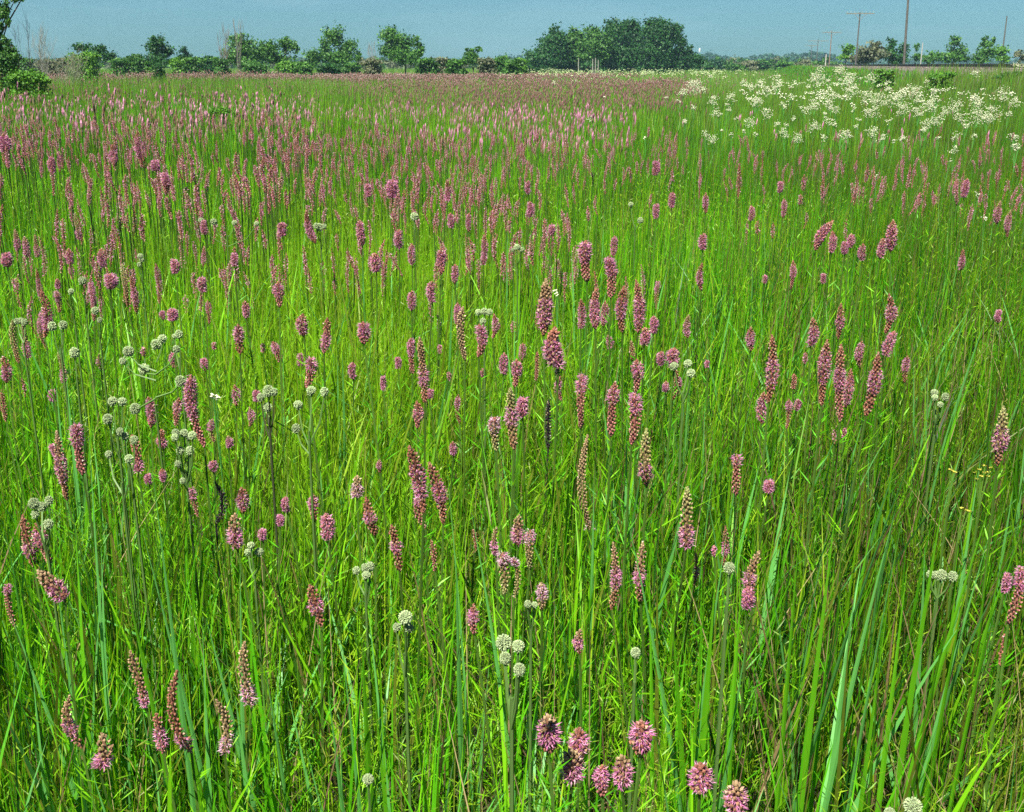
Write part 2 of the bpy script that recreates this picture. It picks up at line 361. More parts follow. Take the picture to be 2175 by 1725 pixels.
# xt, yt, xb, yb, width, kind, bloom from, bloom to   (photo pixels)
S = '''33 680 33 772 22 g 0 0;52 687 55 761 22 t .55 1;94 616 89 717 26 b .4 .85;10 758 10 813 26 b .35 .9;127 750 132 813 20 g .55 1;49 803 50 844 12 b .3 .7
8 829 8 895 22 r 0 0;112 829 112 852 20 p 0 1;167 903 169 1008 34 r 0 .45;130 916 133 1062 30 t .35 .7;110 944 122 972 18 p 0 1;212 752 213 785 14 t .3 1;305 738 305 756 14 p 0 1
370 750 372 782 19 p 0 .6;434 762 436 788 21 p 0 .8;508 690 508 751 27 b .1 .6;455 728 455 742 14 p 0 1;318 844 318 908 26 b .1 .85;383 846 370 908 24 r .15 .5
412 798 428 950 32 r .05 .6;500 818 501 862 23 b .2 .8;543 829 543 852 21 p .1 1;531 865 529 906 20 t .2 .7;454 890 453 939 20 t .1 .5;485 926 485 950 19 t .2 1
285 925 289 1002 30 r .7 1;346 913 345 950 26 b .5 1;345 996 345 1024 18 r .2 .9;316 1007 316 1029 18 p 0 1;453 979 453 1003 22 r .1 .9;515 1037 515 1089 31 b .25 .85
461 1025 455 1113 25 d 0 0;408 1037 418 1098 22 r 0 .4;503 1092 501 1166 38 t .4 .95;56 1095 64 1203 33 b .5 .78;82 1113 101 1198 34 r .15 .5;85 1213 134 1272 42 t .5 1
23 1242 25 1332 22 r 0 .2;283 1384 305 1497 32 t .75 1;385 1428 398 1598 36 b .78 .92;336 1517 342 1598 31 r .4 .9;464 1489 472 1598 35 h .72 .97;525 1366 529 1500 37 h .7 .97
156 1479 166 1588 34 t .5 .75;221 1560 205 1630 42 t .55 .95;559 730 559 749 13 p 0 1;581 726 594 770 22 r .1 .6;644 668 644 714 28 b .2 .9;697 676 686 750 25 r .45 .9
638 751 638 778 17 p 0 1;662 762 650 824 30 r 0 .45;750 770 750 806 21 p .1 .9;772 685 772 730 31 r .05 .8;814 800 814 829 16 p 0 1;874 718 875 794 22 r .05 .5
893 718 901 856 28 t .5 .75;886 853 885 909 27 r .3 .7;915 828 911 846 18 p 0 1;845 760 845 783 18 p 0 1;935 733 935 751 13 p 0 1;930 668 930 722 16 d 0 0;984 653 987 765 27 h 0 0
972 644 972 690 22 r .1 .9;1018 690 1016 758 29 r .05 .6;1049 667 1046 719 21 r .2 .7;1091 683 1091 707 14 p 0 1;1026 783 1026 802 13 p 0 1;953 790 953 808 12 p 0 1
974 839 976 901 16 b .1 .4;962 938 963 969 19 b .2 .9;807 976 807 1004 15 t .2 .7;760 1012 757 1056 31 h .4 1;779 1057 796 1138 31 b .35 .65;872 949 898 1090 38 b .3 .8
893 1050 903 1122 28 r .1 .3;913 983 940 1112 34 b .35 .65;608 1055 609 1087 20 p .1 1;666 1049 667 1106 27 b .15 .55;694 1092 695 1145 33 p .1 1;594 1094 594 1117 20 p 0 1
559 1125 558 1146 22 p 0 1;833 1116 847 1212 31 b .4 .62;917 1148 923 1213 22 r 0 0;1006 1126 1007 1175 16 b 0 0;1055 1120 1053 1178 22 t .5 1;661 1244 681 1330 38 b .4 .7
1007 1284 1007 1346 28 r .2 .6;1068 1176 1072 1262 33 G 0 .3;1090 1188 1092 1270 24 G 0 .2;1097 764 1093 822 27 r .1 .6;1071 750 1070 795 23 p .1 1;1110 730 1107 766 20 r .1 .8
1141 748 1139 810 17 r 0 0;1159 594 1155 712 37 t .35 .85;1179 697 1187 779 42 r .3 1;1183 782 1186 812 20 d 0 0;1190 800 1194 853 20 r .2 .7;1142 655 1142 702 17 b 0 0
1233 636 1234 698 23 b .25 1;1266 613 1266 698 27 r .3 .9;1285 640 1281 692 21 r .2 .9;1324 609 1323 705 28 b .3 .7;1349 596 1357 706 28 r .3 .9;1370 697 1369 732 27 r .2 1
1388 672 1388 708 24 p .1 1;1292 549 1298 632 29 r 0 .5;1305 502 1303 545 19 p .1 .9;1243 513 1248 597 34 r .05 .5;1290 712 1297 742 18 t .2 1;1340 724 1344 765 20 t 0 0;1351 764 1352 832 29 r .1 .6
1404 747 1404 776 21 r .1 1;1432 740 1432 780 30 r .1 1;1432 778 1430 850 21 b 0 0;1414 810 1414 834 19 r .2 .9;1441 802 1441 824 16 p 0 1;1236 798 1235 910 29 r 0 .3
1305 812 1300 926 31 r .12 .38;1346 838 1343 944 34 r 0 .35;1165 849 1165 952 24 d 0 0;1084 826 1092 954 34 g .35 .65;1112 846 1110 885 30 p 0 1;1051 888 1054 958 32 G 0 .45
1246 926 1255 1125 28 h .97 1;1371 911 1376 1032 35 g .6 .85;1502 766 1502 781 13 p 0 1;1593 696 1597 745 24 b .2 .8;1620 834 1620 899 27 b .2 .9;1563 967 1566 1053 29 r 0 .2
1457 1036 1461 1163 38 g .65 1;1102 1096 1101 1157 33 t .4 1;1127 1127 1127 1208 27 G 0 .3;1149 1239 1151 1294 28 h .1 .6;1300 1154 1301 1294 28 t .35 .62;1363 1152 1363 1278 30 t .38 .65
1476 1176 1476 1243 17 b .5 .8;1538 1118 1538 1201 20 b .4 .75;1517 1160 1517 1181 14 p 0 1;1609 1172 1600 1279 33 t .4 .7;1587 1246 1588 1292 31 p .1 1;1232 1338 1232 1388 27 t .4 .8
1634 713 1637 855 31 b .35 .75;1724 676 1724 735 25 b .3 1;1751 723 1751 861 31 b .2 .65;1779 733 1792 896 29 r .3 .6;1804 784 1800 866 24 r .2 .9;1859 749 1846 884 33 b .3 .65
1829 725 1829 781 21 b .1 .7;1783 645 1784 720 23 b .35 .7;1884 625 1885 708 27 b .3 .65;1898 704 1884 755 25 p .1 1;1925 756 1925 813 19 b .1 .6;1710 749 1710 773 14 r .1 1
1685 795 1685 826 21 r 0 0;1673 848 1673 911 18 r .1 .4;1697 848 1692 871 18 p .1 1;1774 905 1774 945 14 t .2 .8;1793 910 1793 932 12 p 0 1;2123 864 2127 989 36 g .35 .75
2122 659 2122 684 17 p 0 1;1634 1022 1634 1046 25 p 0 1;2161 1207 2150 1326 31 r 0 .35;2138 1218 2135 1258 22 p 0 1;2127 1347 2127 1411 14 b 0 0;1490 560 1491 617 19 b .3 .8
1569 348 1570 421 14 b .4 .8;1498 410 1500 452 17 b .2 .8;1595 437 1595 469 16 r .1 1;1610 468 1610 499 14 b .2 .9;1642 474 1642 506 13 b .2 .9;1664 423 1664 462 15 r .1 .9;1657 386 1657 409 16 p 0 1
1707 372 1707 405 13 b .2 .9;1699 413 1699 436 14 r .1 1;1749 373 1749 422 13 b .4 1;1841 349 1840 388 13 b .3 .9;1815 397 1815 436 13 b .1 .6;2052 380 2049 419 19 r .1 1;1954 410 1954 436 13 r .1 1;1985 414 1985 436 13 r .1 1
1767 470 1734 531 25 r .2 .8;1766 491 1767 536 20 r .2 1;1807 497 1804 526 20 r .1 1;1795 514 1795 540 19 r 0 1;1832 518 1833 553 20 b .2 1;1874 507 1871 546 22 r .2 1;1894 468 1895 534 26 b .2 .9;2043 530 2043 573 17 b .3 1
1682 553 1682 614 17 r .2 .6;1494 497 1494 530 22 r .1 1;1462 669 1462 718 19 t .3 .9;2122 427 2120 476 18 t .3 .9;2143 447 2143 503 17 t .2 .8;1748 582 1748 602 15 p 0 1;1624 585 1624 602 15 p 0 1
1164 1522 1166 1594 54 t .2 .75;1229 1549 1232 1605 46 b .15 .75;1214 1597 1216 1656 52 t .35 1;1279 1628 1280 1689 35 r .1 .7;1319 1608 1321 1666 44 t .3 1;1361 1534 1362 1599 54 b .15 .7;1486 1625 1487 1681 52 b .15 .9;1562 1664 1563 1724 52 t .3 1
15 538 15 567 26 p 0 .9;235 583 234 613 30 r 0 1;370 552 370 581 23 p 0 1;430 590 430 621 24 p 0 1;592 600 592 652 25 r .1 .6;521 640 521 677 21 r .2 .9;366 658 366 681 26 p 0 1;346 661 346 679 15 p 0 1;498 539 498 566 19 p 0 1
434 469 434 499 18 r 0 1;599 474 599 502 24 r 0 1;652 450 668 516 22 b .3 .9;350 368 351 411 24 r 0 .6;296 280 303 357 24 b .2 .7;12 285 12 352 28 b .1 .5;331 341 331 363 24 p 0 1;242 308 242 352 22 b .3 .8;111 333 111 367 20 r .1 1
218 528 218 567 21 r .2 1;265 560 267 652 20 g 0 0;281 588 286 664 20 b .3 .8;148 528 148 562 20 r .2 1;35 488 36 531 18 t .4 1;55 503 54 547 18 t .2 .9;77 498 77 546 16 t .5 1;163 453 165 509 15 g .6 1
937 528 937 582 25 r .15 .7;967 562 965 602 20 r .1 .9;765 468 769 522 23 r .1 .9;849 488 848 527 24 r .1 1;957 453 958 484 19 r .1 1;997 453 996 492 15 r .1 .9;1125 428 1125 460 19 r .1 1;1028 500 1026 562 19 r .2 1
1172 479 1172 497 19 p 0 1;1122 384 1122 412 16 r .1 1;835 384 833 420 27 r 0 1;780 392 784 418 19 p 0 1;949 383 950 427 18 b .3 1;918 598 918 642 24 r .1 1;876 618 874 662 22 r .1 .9;796 538 799 578 26 r .2 1;876 518 875 562 20 r .1 1;1391 343 1391 372 19 r 0 1;1428 409 1427 441 19 r .1 1;1394 434 1394 464 18 r 0 1'''
SP = []
for rec in S.replace('\n', ';').split(';'):
    a = rec.split(); SP.append([float(z) for z in a[:5]]+[a[5], float(a[6]), float(a[7])])
# further ones nearer than the crowd, strewn at the density the photo shows
def dens(x, y):
    r = x/y+.035*nz(x, y, .25, 2)
    d = (3.9-1.4*np.clip((r-.05)*4, 0, 1))*np.where((r > -.2) & (y > 7), .7, 1)*np.where(r > .1, .7, 1)*np.where((r < -.2) & (y > 7) & (y < 27), 1.75, 1)
    d = d*np.where(y > 9, np.where(r > .12, np.clip((18-y)/9, .12, 1)*.7, 1), 1)*np.clip(.95+1.35*nz(x, y, .7, 0)+.7*nz(x, y, 2.1, 2), .05, 2.6)
    d = d*np.where((y > 9) & (r > -.24), .55+.45*np.clip((12-y)/3, 0, 1), 1)*np.where(y > 26, .6, 1)*np.where((y > 30) & (r < -.2), .28, 1)*np.where(y > 45, .2, 1)*np.where(y > 30, np.clip(.6+.9*nz(x, y, .12, 1), .1, 1.3), 1)
    d = d*np.where((r > .08) & (y > 16) & ~((y > 34) & (y < 75) & (r < .19)), .25, 1)
    d = np.where((r > -.12) & (r < .17) & (y > 28) & (y < 62), np.maximum(d, .8*np.clip(.7+.8*nz(x, y, .1, 3), .1, 1.6)), d)
    return d*(np.abs(track_side(x, y)) > 4)
x, y = scatter(60000, 4.0, 110, .6, .52, .3)
area = .52*(110**2-16); pdf = y**-.6/((110**1.4-4**1.4)/1.4)/(2*(.52*y+.3))     # samples per m2 = 60000*pdf
keep = R.random(len(x)) < dens(x, y)/(60000*pdf)
keep &= ~((y < 7.2) & (x/y > .15)); x, y = x[keep], y[keep]; o_ = np.argsort(y); x, y = x[o_], y[o_]
near = []; listed_uv = G([[s[0], (s[1]+s[3])/2, s[4]] for s in SP])
far_xy = []
def project(P):
    q = P-G([0, 0, CAMZ]); zc = q[1]*cos(PITCH)-q[2]*sin(PITCH); yc = q[1]*sin(PITCH)+q[2]*cos(PITCH)
    return 1087.5+FPX*q[0]/zc, 862.5-FPX*yc/zc, zc
N_IND = 300-len(SP)
EXTRA = []
for xi, yi in zip(x, y):
    if len(EXTRA) >= N_IND: far_xy.append((xi, yi)); continue
    zz = R.uniform(.74, .95); u, v, zc = project(G([xi, yi, zz]))
    if not (10 < u < 2165): far_xy.append((xi, yi)); continue
    if np.min(np.hypot(listed_uv[:, 0]-u, (listed_uv[:, 1]-v)*.6)) < 16: continue
    wpx = R.uniform(.021, .034)*FPX/zc; Lr = R.uniform(.08, .2)*FPX/zc*.97
    k = random.choice('brrrptrb'); q0 = random.choice([0, .1, .2, .3])
    if k == 'p': Lr *= .5
    EXTRA.append([u, v-Lr/2, u+R.normal(0, 2), v+Lr/2, wpx, k, q0, min(1, q0+R.uniform(.35, .8))])
SPALL = [(s, True) for s in SP]+[(s, False) for s in EXTRA]
KW = {'b': 'brown-topped', 't': 'tan-topped', 'g': 'greenish-topped', 'r': 'rusty', 'd': 'dark withered', 'h': 'tan', 'G': 'pale-topped', 'p': 'pink'}
cells = {}
for i, (s, li) in enumerate(SPALL): cells.setdefault(cell(s[0], s[3]), []).append(i)
ORD = ['leftmost', 'second from left', 'third from left', 'fourth from left', 'fifth from left', 'sixth from left', 'seventh from left', 'eighth from left', 'ninth from left', 'tenth from left',
       'eleventh from left', 'twelfth from left', 'thirteenth from left', 'fourteenth from left', 'fifteenth from left', 'sixteenth from left']
LAB = {}
for (r_, c_), mem in cells.items():
    lst = sorted(mem, key=lambda i: SPALL[i][0][0]); where = f'{ROWS[r_]}, {COLS_[c_]}'
    for k, i in enumerate(lst):
        s = SPALL[i][0]; asp = (s[3]-s[1])/s[4]
        shp = 'long' if asp > 4 else 'short' if asp < 2 else 'upright'
        if len(lst) <= 16:
            LAB[i] = (f'{shp} {KW[s[5]]} blazing star, {ORD[k]} {where}', 'blazing stars '+where)
        else:
            LAB[i] = (f'{shp} {KW[s[5]]} blazing star in the crowd {where}', 'crowded blazing stars '+where)
for i, (s, li) in enumerate(SPALL):
    xt, yt, xb, yb, wpx, kind, q0, q1 = s
    um, vm_ = (xt+xb)/2, (yt+yb)/2
    t = .037*FPX/wpx; kz = kdir(um, vm_)[2]; z = CAMZ+t*kz
    z = min(max(z, .70), 1.0); t = (z-CAMZ)/kz
    wr = wpx*t/FPX
    wr *= .93 if wpx > 40 else .86 if wpx > 24 else .8
    m = at(um, vm_, t); dep = math.asin(min(.9, max(0, -kz/np.linalg.norm(kdir(um, vm_)))))
    Lr = max((yb-yt)*t/FPX/cos(dep), wr*1.1); dx = (xt-xb)*t/FPX
    Pt = m+G([dx/2, 0, Lr/2]); Pb = m-G([dx/2, 0, Lr/2])
    if Pb[2] < .3: Pb[2] = .3
    base = G([Pb[0]-dx*.25+R.normal(0, .03), Pb[1]+R.normal(0, .03), 0])
    root = thing('blazing_star', LAB[i][0], 'flower', base, LAB[i][1])
    B, BL_, ST, LV = Acc(), Acc(), Acc(), Acc()
    spike_geo(B, BL_, Pt, Pb, wpx, yb-yt, wr, kind, q0, q1, PALE if kind in 'hG' else None)
    sp_ = stem_pts(Pb, base); sc_ = STEMC*R.uniform(.7, 1.2) if kind != 'd' else DARK*2
    tube(ST, sp_, [.0045, .0042, .0038, .0034, .003, .0027], sc_, 4)
    nl = 46 if t < 4 else 26 if t < 7 else 12
    tt = R.uniform(.12, 1.0, nl); bp = np.stack([np.interp(tt, np.linspace(0, 1, 6), sp_[:, j]) for j in range(3)], 1)
    az = R.uniform(0, 2*pi, nl); d = norm(np.c_[np.cos(az), np.sin(az), R.uniform(.5, 1.6, nl)])
    needles(LV, bp, d, .12*(1.15-tt)*R.uniform(.7, 1.2, nl)+.015, .0028+.0004*t, (MD if R.random() < .6 else BR)*R.uniform(.8, 1.2, (nl, 1)))
    loc = base
    for acc, nm, mt in ((ST, 'stem', M_leaf), (LV, 'leaves', M_leaf), (B, 'flower_spike', M_bud), (BL_, 'blossoms', M_flower)):
        if acc.V: acc.build(nm, mt, root, loc)
# the crowd behind them
A = Acc()
fx = G([a for a in far_xy]); n = len(fx)
for (xi, yi) in fx[fx[:, 1] < 15]:
    lf = xi/yi < -.17 and yi > 6.5; hh = R.uniform(.78, 1.16) if lf else R.uniform(.72, 1.0); L = R.uniform(.10, .21) if lf else R.uniform(.09, .2); Pt = G([xi, yi, hh+.02]); Pb = Pt-G([R.normal(0, .02), 0, L])
    k = random.choice('brrrpt'); q0 = R.uniform(0, .3)
    spike_geo(A, A, Pt, Pb, 8, 30, R.uniform(.024, .038) if lf else R.uniform(.020, .031), k, q0, min(1, q0+R.uniform(.3, .8)))
    tube(A, [G([xi, yi, .2]), Pb], .004, STEMC*.5, 3, False)
fb = fx[fx[:, 1] >= 15]; n = len(fb)
hh = R.uniform(.68, .95, n); L = R.uniform(.12, .25, n)
tall = (fb[:, 0]/fb[:, 1] < -.2) & (R.random(n) < .25); hh[tall] += R.uniform(.05, .28, tall.sum())
cc = np.where((R.random(n) < .45)[:, None], G([.42, .18, .27]), G([.19, .10, .075]))*R.uniform(.7, 1.25, (n, 1))
lfb = (fb[:, 0]/fb[:, 1] < -.17) & (fb[:, 1] < 30); hh[lfb] += R.uniform(0, .2, lfb.sum()); wf = np.where(lfb, 1.6, 1.15)
mauve = (fb[:, 1] > 27); cc[mauve] = G([.17, .09, .075])*R.uniform(.7, 1.2, (mauve.sum(), 1))
cen = np.c_[fb, hh-L/2]
for _ in range(2):
    jit = R.normal(0, 1, (n, 3))*G([.012, .012, .03])
    octas(A, cen+jit, np.tile(norm(G([[.05, .02, 1]])), (n, 1)), L*.7, np.maximum(.010, fb[:, 1]*.00032)*wf, cc*R.uniform(.8, 1.2, (n, 1)))
tag(A.build('blazing_star_crowd', M_bud), 'countless small pink and rust flower spikes crowding the meadow', 'flowers', kind='stuff')

# ------------------------------------------------------------------ rattlesnake masters
HEADC = G([.40, .50, .25])
def globe(acc, c, r, px):
    n = 230 if px > 10 else 110
    i = np.arange(n)+.5; ph = np.arccos(1-2*i/n); th = pi*(1+5**.5)*i
    d = np.c_[np.cos(th)*np.sin(ph), np.sin(th)*np.sin(ph), np.cos(ph)]
    d = norm(d+R.normal(0, .09, (n, 3))); tone = HEADC*R.uniform(.75, 1.15); octas(acc, c+d*r*.84*np.array([1, 1, R.uniform(.85, 1.15)])*R.uniform(.93, 1.07, (n, 1)), d, r*.5, r*1.5/np.sqrt(n), tone*R.uniform(.55, 1.3, (n, 1)))
    # core so it reads solid
    V, F = [], []; ns_, nr = 8, 5
    for a in range(nr+1):
        for b in range(ns_): V.append([sin(a*pi/nr)*cos(b*2*pi/ns_), sin(a*pi/nr)*sin(b*2*pi/ns_), cos(a*pi/nr)])
    for a in range(nr):
        for b in range(ns_):
            b2 = (b+1) % ns_; F += [[a*ns_+b, (a+1)*ns_+b, (a+1)*ns_+b2], [a*ns_+b, (a+1)*ns_+b2, a*ns_+b2]]
    acc.add(G(V)*r*.8+c, F, HEADC*.55)
    # bracts below
    m = 7; a = np.arange(m)*2*pi/m; d = norm(np.c_[np.cos(a), np.sin(a), np.full(m, -.15)])
    needles(acc, np.tile(c-G([0, 0, r*.75]), (m, 1)), d, np.full(m, r*1.1), r*.35, np.tile(HEADC*.8, (m, 1)))
RM = [('tall branched rattlesnake master left of centre with seven pale round heads', (332, 1060), [(345, 719, 10), (333, 731, 13), (273, 746, 12), (306, 784, 12), (383, 809, 12), (287, 868, 11), (374, 741, 9), (261, 767, 8)]),
('single round green head on a pale stalk beside the left edge grasses', (130, 870), [(158, 749, 10)]),
('three-headed rattlesnake master left of the tall branched one', (243, 960), [(239, 852, 10), (260, 852, 9), (229, 890, 11)]),
('rattlesnake master with three heads just above a rusty spike at left', (284, 960), [(255, 916, 8), (265, 926, 9), (285, 934, 10)]),
('dense knot of many pale heads right of the tall branched stalk', (395, 1060), [(373, 919, 9), (372, 929, 8), (391, 920, 9), (400, 926, 8), (409, 924, 9), (383, 957, 9), (404, 957, 9), (378, 985, 8), (388, 1021, 7)]),
('two small green heads on a bowed twig at left', (240, 1040), [(231, 965, 9), (274, 974, 9)]),
('five pale globes above the rusty pair of spikes at the far left', (90, 1180), [(72, 1069, 11), (104, 1063, 10), (89, 1076, 10), (75, 1092, 10), (103, 1113, 10)]),
('pair of white-green globes with two lower ones beside a tan spike', (640, 990), [(661, 829, 11), (689, 832, 10), (633, 859, 10), (629, 910, 10)]),
('brownish-green rattlesnake master with four heads on a dark curved stalk', (562, 1080), [(570, 831, 12), (582, 832, 9), (554, 844, 9), (568, 865, 11)]),
('small cream cluster of three globes beside a pink spike, left of centre', (535, 1260), [(533, 1158, 9), (550, 1172, 9), (527, 1172, 8)]),
('grey-green cluster of four globes above the centre foreground', (776, 1330), [(757, 1211, 9), (775, 1205, 9), (786, 1203, 10), (778, 1221, 10)]),
('one large ridged globe over two small cream ones, centre foreground', (860, 1440), [(861, 1311, 15), (843, 1332, 10), (869, 1332, 10)]),
('largest rattlesnake master in the foreground, fat globe with three around it', (1090, 1600), [(1070, 1365, 20), (1101, 1372, 13), (1073, 1398, 13), (1103, 1422, 13)]),
('single egg-shaped yellowish head on a thin stalk in the foreground', (1348, 1560), [(1350, 1386, 12)]),
('lone round head beside a broad green blade right of centre', (1552, 1320), [(1549, 1206, 12)]),
('two tiny cream buds below a faded spike near the centre', (1128, 1400), [(1121, 1283, 8), (1135, 1285, 7)]),
('four globes in a level row between broad blades at right', (2000, 1360), [(1976, 1220, 9), (1988, 1221, 8), (2000, 1221, 11), (2024, 1224, 10)]),
('four small cream heads on forked stalks at far right', (1992, 960), [(1985, 834, 8), (1986, 844, 7), (2008, 843, 8), (1997, 859, 6)]),
('fuzzy green globe cut by the bottom edge at right', (1940, 1790), [(1939, 1713, 19)]),
('white round head just touching the bottom edge at right', (1890, 1800), [(1890, 1728, 12)]),
('single fading globe against a broad pale blade at the bottom', (782, 1760), [(782, 1655, 12)]),
('tight bunch of four white globes between pink spikes at mid height', (1030, 780), [(1016, 663, 7), (1029, 661, 8), (1040, 663, 7), (1026, 682, 7)]),
('pale head among pink spikes above the middle', (880, 520), [(880, 460, 9)]),
('two stacked small pale heads left of centre above the middle', (297, 630), [(298, 544, 7), (301, 552, 6), (296, 562, 5)]),
('pale green head beside a short pink spike at upper left', (170, 680), [(175, 596, 9)]),
('small cream head low beside a pink tuft at upper left', (151, 690), [(151, 619, 7)]),
('two heads, one above the other, at left of the meadow', (205, 740), [(202, 660, 8), (212, 680, 6)]),
('row of four tiny cream heads among pink spikes in the upper left', (460, 540), [(454, 471, 7), (427, 468, 6), (498, 473, 6), (545, 475, 6)]),
('flat pale cluster above a pink spike left of centre', (679, 560), [(679, 483, 8), (672, 480, 6), (688, 481, 6)]),
('pale green pair of heads right of the tall branched stalk top', (380, 800), [(380, 710, 9), (371, 714, 6)]),
('greenish pair of heads beside a pink spike at far left', (120, 780), [(111, 693, 10), (134, 690, 10)]),
('cream head over the green-tan spikes at the far left edge', (42, 770), [(36, 682, 7), (44, 681, 7), (52, 684, 7)]),
('brownish loose cluster of small heads above the middle, centre', (1100, 610), [(1098, 525, 7), (1108, 530, 6), (1090, 531, 5)]),
('loose olive cluster of heads beside a brown spike right of centre', (1455, 900), [(1432, 777, 9), (1461, 772, 10), (1468, 793, 9)]),
('tiny cream buds high in the meadow right of centre', (1350, 540), [(1340, 434, 6), (1360, 468, 7)])]
for lab, (bu, bv), heads in RM:
    px = np.mean([h_[2] for h_ in heads]); hu = np.mean([h_[0] for h_ in heads]); hv = np.mean([h_[1] for h_ in heads])
    t = .0095*FPX/max(px, 6.5); kz = kdir(hu, hv)[2]; z = CAMZ+t*kz; z = min(max(z, .74), .98); t = (z-CAMZ)/kz
    c0 = at(hu, hv, t); base = G([(bu-1087.5)/FPX*t*.5+c0[0]*.5, c0[1], 0.0])
    root = thing('rattlesnake_master', lab, 'plant', base, 'rattlesnake masters in the meadow')
    S_ = Acc(); fork = base+(c0-base)*.93; sc_ = G([.11, .20, .05]) if 'dark' not in lab else G([.06, .07, .035])
    if 'tall branched' in lab and 'seven' in lab: fork = at(330, 860, t)
    tube(S_, stem_pts(fork, base), [.0045, .0042, .004, .0036, .0033, .003], sc_, 5)
    for j, (hu_, hv_, hr) in enumerate(heads):
        c = at(hu_, hv_, t+R.normal(0, .03)); r = hr*t/FPX*R.uniform(.86, 1.02)
        f = fork+(base-fork)*.07*R.random()
        if 'seven' in lab: f = fork+(at(333, 731, t)-fork)*[.7, 1, .55, .5, .12, .1, .5, .4][j]
        m_ = (f+c)/2+G([0, 0, -.1*np.linalg.norm(c-f)])+G([(c-f)[0]*.15, 0, 0])
        tube(S_, [f, m_, c-G([0, 0, r*.6])], [.0026, .0022, .002], sc_*1.3, 4)
        H_ = Acc(); globe(H_, c, r, hr); H_.build('flower_head', M_flower, root, base)
    S_.build('stem', M_leaf, root, base)
    L_ = Acc(); m = 9; a = R.uniform(0, 6.28, m)
    blades(L_, np.tile(base, (m, 1)), R.uniform(.3, .5, m), np.full(m, .014), np.c_[np.cos(a), np.sin(a)]*.5, a+pi/2, np.tile(BL, (m, 1)), 4)
    L_.build('leaves', M_leaf, root, base)

# ------------------------------------------------------------------ wild quinine (white clusters on the right)
WHT = G([.68, .71, .50])
def quinine(acc_f, acc_s, c, r, base, n):
    k = max(3, int(n/7)); a = R.uniform(0, 6.28, k); q = np.sqrt(R.random(k)); sub = c+np.c_[np.cos(a)*q*r*.8, np.sin(a)*q*r*.5, R.uniform(-1.0, .4, k)*r]
    P = sub[R.integers(0, k, n)]+np.c_[R.normal(0, .26, n)*r, R.normal(0, .2, n)*r, R.normal(0, .2, n)*r]
    s = max(.0045, np.linalg.norm(c-G([0, 0, CAMZ]))*.00048)
    octas(acc_f, P, np.tile(norm(G([[.0, .1, 1]])), (n, 1)), s*1.5, s, WHT*R.uniform(.78, 1.12, (n, 1)))
    dd = np.linalg.norm(c[:2]); w_ = max(.0018, dd*.0002)
    f = base+(c-base)*.75
    tube(acc_s, [base, base+(f-base)*.5, f], [w_, w_*.9, w_*.8], BL*.8, 4, False)
    for p_ in sub[:min(k, 7)]: tube(acc_s, [f, p_-G([0, 0, r*.1])], w_*.6, BL, 3, False)
Q4 = '1010 430 45;880 455 50;1040 490 60;1240 495 45;1550 500 40;1790 500 80;2130 430 50;2130 510 50;1930 540 30;2020 570 50;400 510 25;500 520 30;560 565 35;90 530 50;20 570 30;320 600 35;210 620 30;470 630 25;690 610 25;890 600 80;970 590 30;1080 555 40;1180 590 50;1240 610 50;1320 620 50;1390 580 40;1480 570 50;1590 555 25;2110 560 40;80 670 20;540 700 40;290 660 20;780 680 35;840 660 30;980 685 30;1090 680 20;1230 690 40;1400 670 50;1560 650 50;1720 650 50;1860 720 60;1960 700 60;2060 715 25;250 715 15;350 740 15;840 780 40;960 770 25;670 770 20;1550 770 40;1610 740 40;30 755 15;260 815 15;325 840 20;1055 840 30;1200 820 40;1340 880 20;1230 875 20;1620 860 20;1730 850 30;1720 930 30;1690 1000 12;2090 850 30;2110 895 30;2110 935 20;1780 385 28;1850 460 30'
QL = [(1445+a*.3386, b*.3386, c*.3386) for a, b, c in (map(float, q.split()) for q in Q4.split(';'))]
QL += [(1050+a*.3386, b*.3386, c*.3386) for a, b, c in ((370, 520, 20), (500, 510, 15), (1260, 530, 50), (1310, 555, 25), (1190, 570, 20), (1370, 620, 30), (1255, 670, 18), (1160, 635, 15), (1195, 760, 15), (690, 600, 10), (600, 740, 20), (945, 860, 12), (1080, 610, 14), (1640, 640, 26))]
QL += [(1862, 376, 7), (2074, 411, 9), (2093, 458, 8), (1183, 619, 7), (455, 840, 5)]
QR = [(R.uniform(1500, 2172), R.uniform(156, 300)) for _ in range(62)]
QL += [(a, b, R.uniform(6, 13)) for a, b in QR]
bands = [('closest to the railway', 165), ('second row below the railway', 190), ('middle of the white drift', 215), ('lower part of the white drift', 245), ('scattered below the white drift', 330), ('alone among grass and pink spikes', 2000)]
qc = {}
for i, (u, v, h_) in enumerate(QL):
    b = next(k for k, bb in enumerate(bands) if v <= bb[1]); c = int(np.clip((u-1050)/188, 0, 5)) if u > 1050 else 0
    qc.setdefault((b, c), []).append(i)
qlab = {}
qn = ['on its left end', 'left of its middle', 'near its middle', 'right of its middle', 'toward its right', 'at its right end']
for (b, c), mem in qc.items():
    for k, i in enumerate(sorted(mem, key=lambda j: QL[j][0])):
        if len(mem) <= 5: qlab[i] = (f'white flower cluster {bands[b][0]}, {qn[c]}, {ORD[k]}', None)
        else: qlab[i] = (f'white flower cluster {bands[b][0]}, {qn[c]}', f'white quinines {bands[b][0]} {qn[c]}')
qlab[[i for i, q in enumerate(QL) if q[0] == 1183][0]] = ('single small white flower above the pink spikes at the meadow centre', None)
qlab[[i for i, q in enumerate(QL) if q[0] == 455][0]] = ('small white blossom beside a tall rusty spike, left of centre', None)
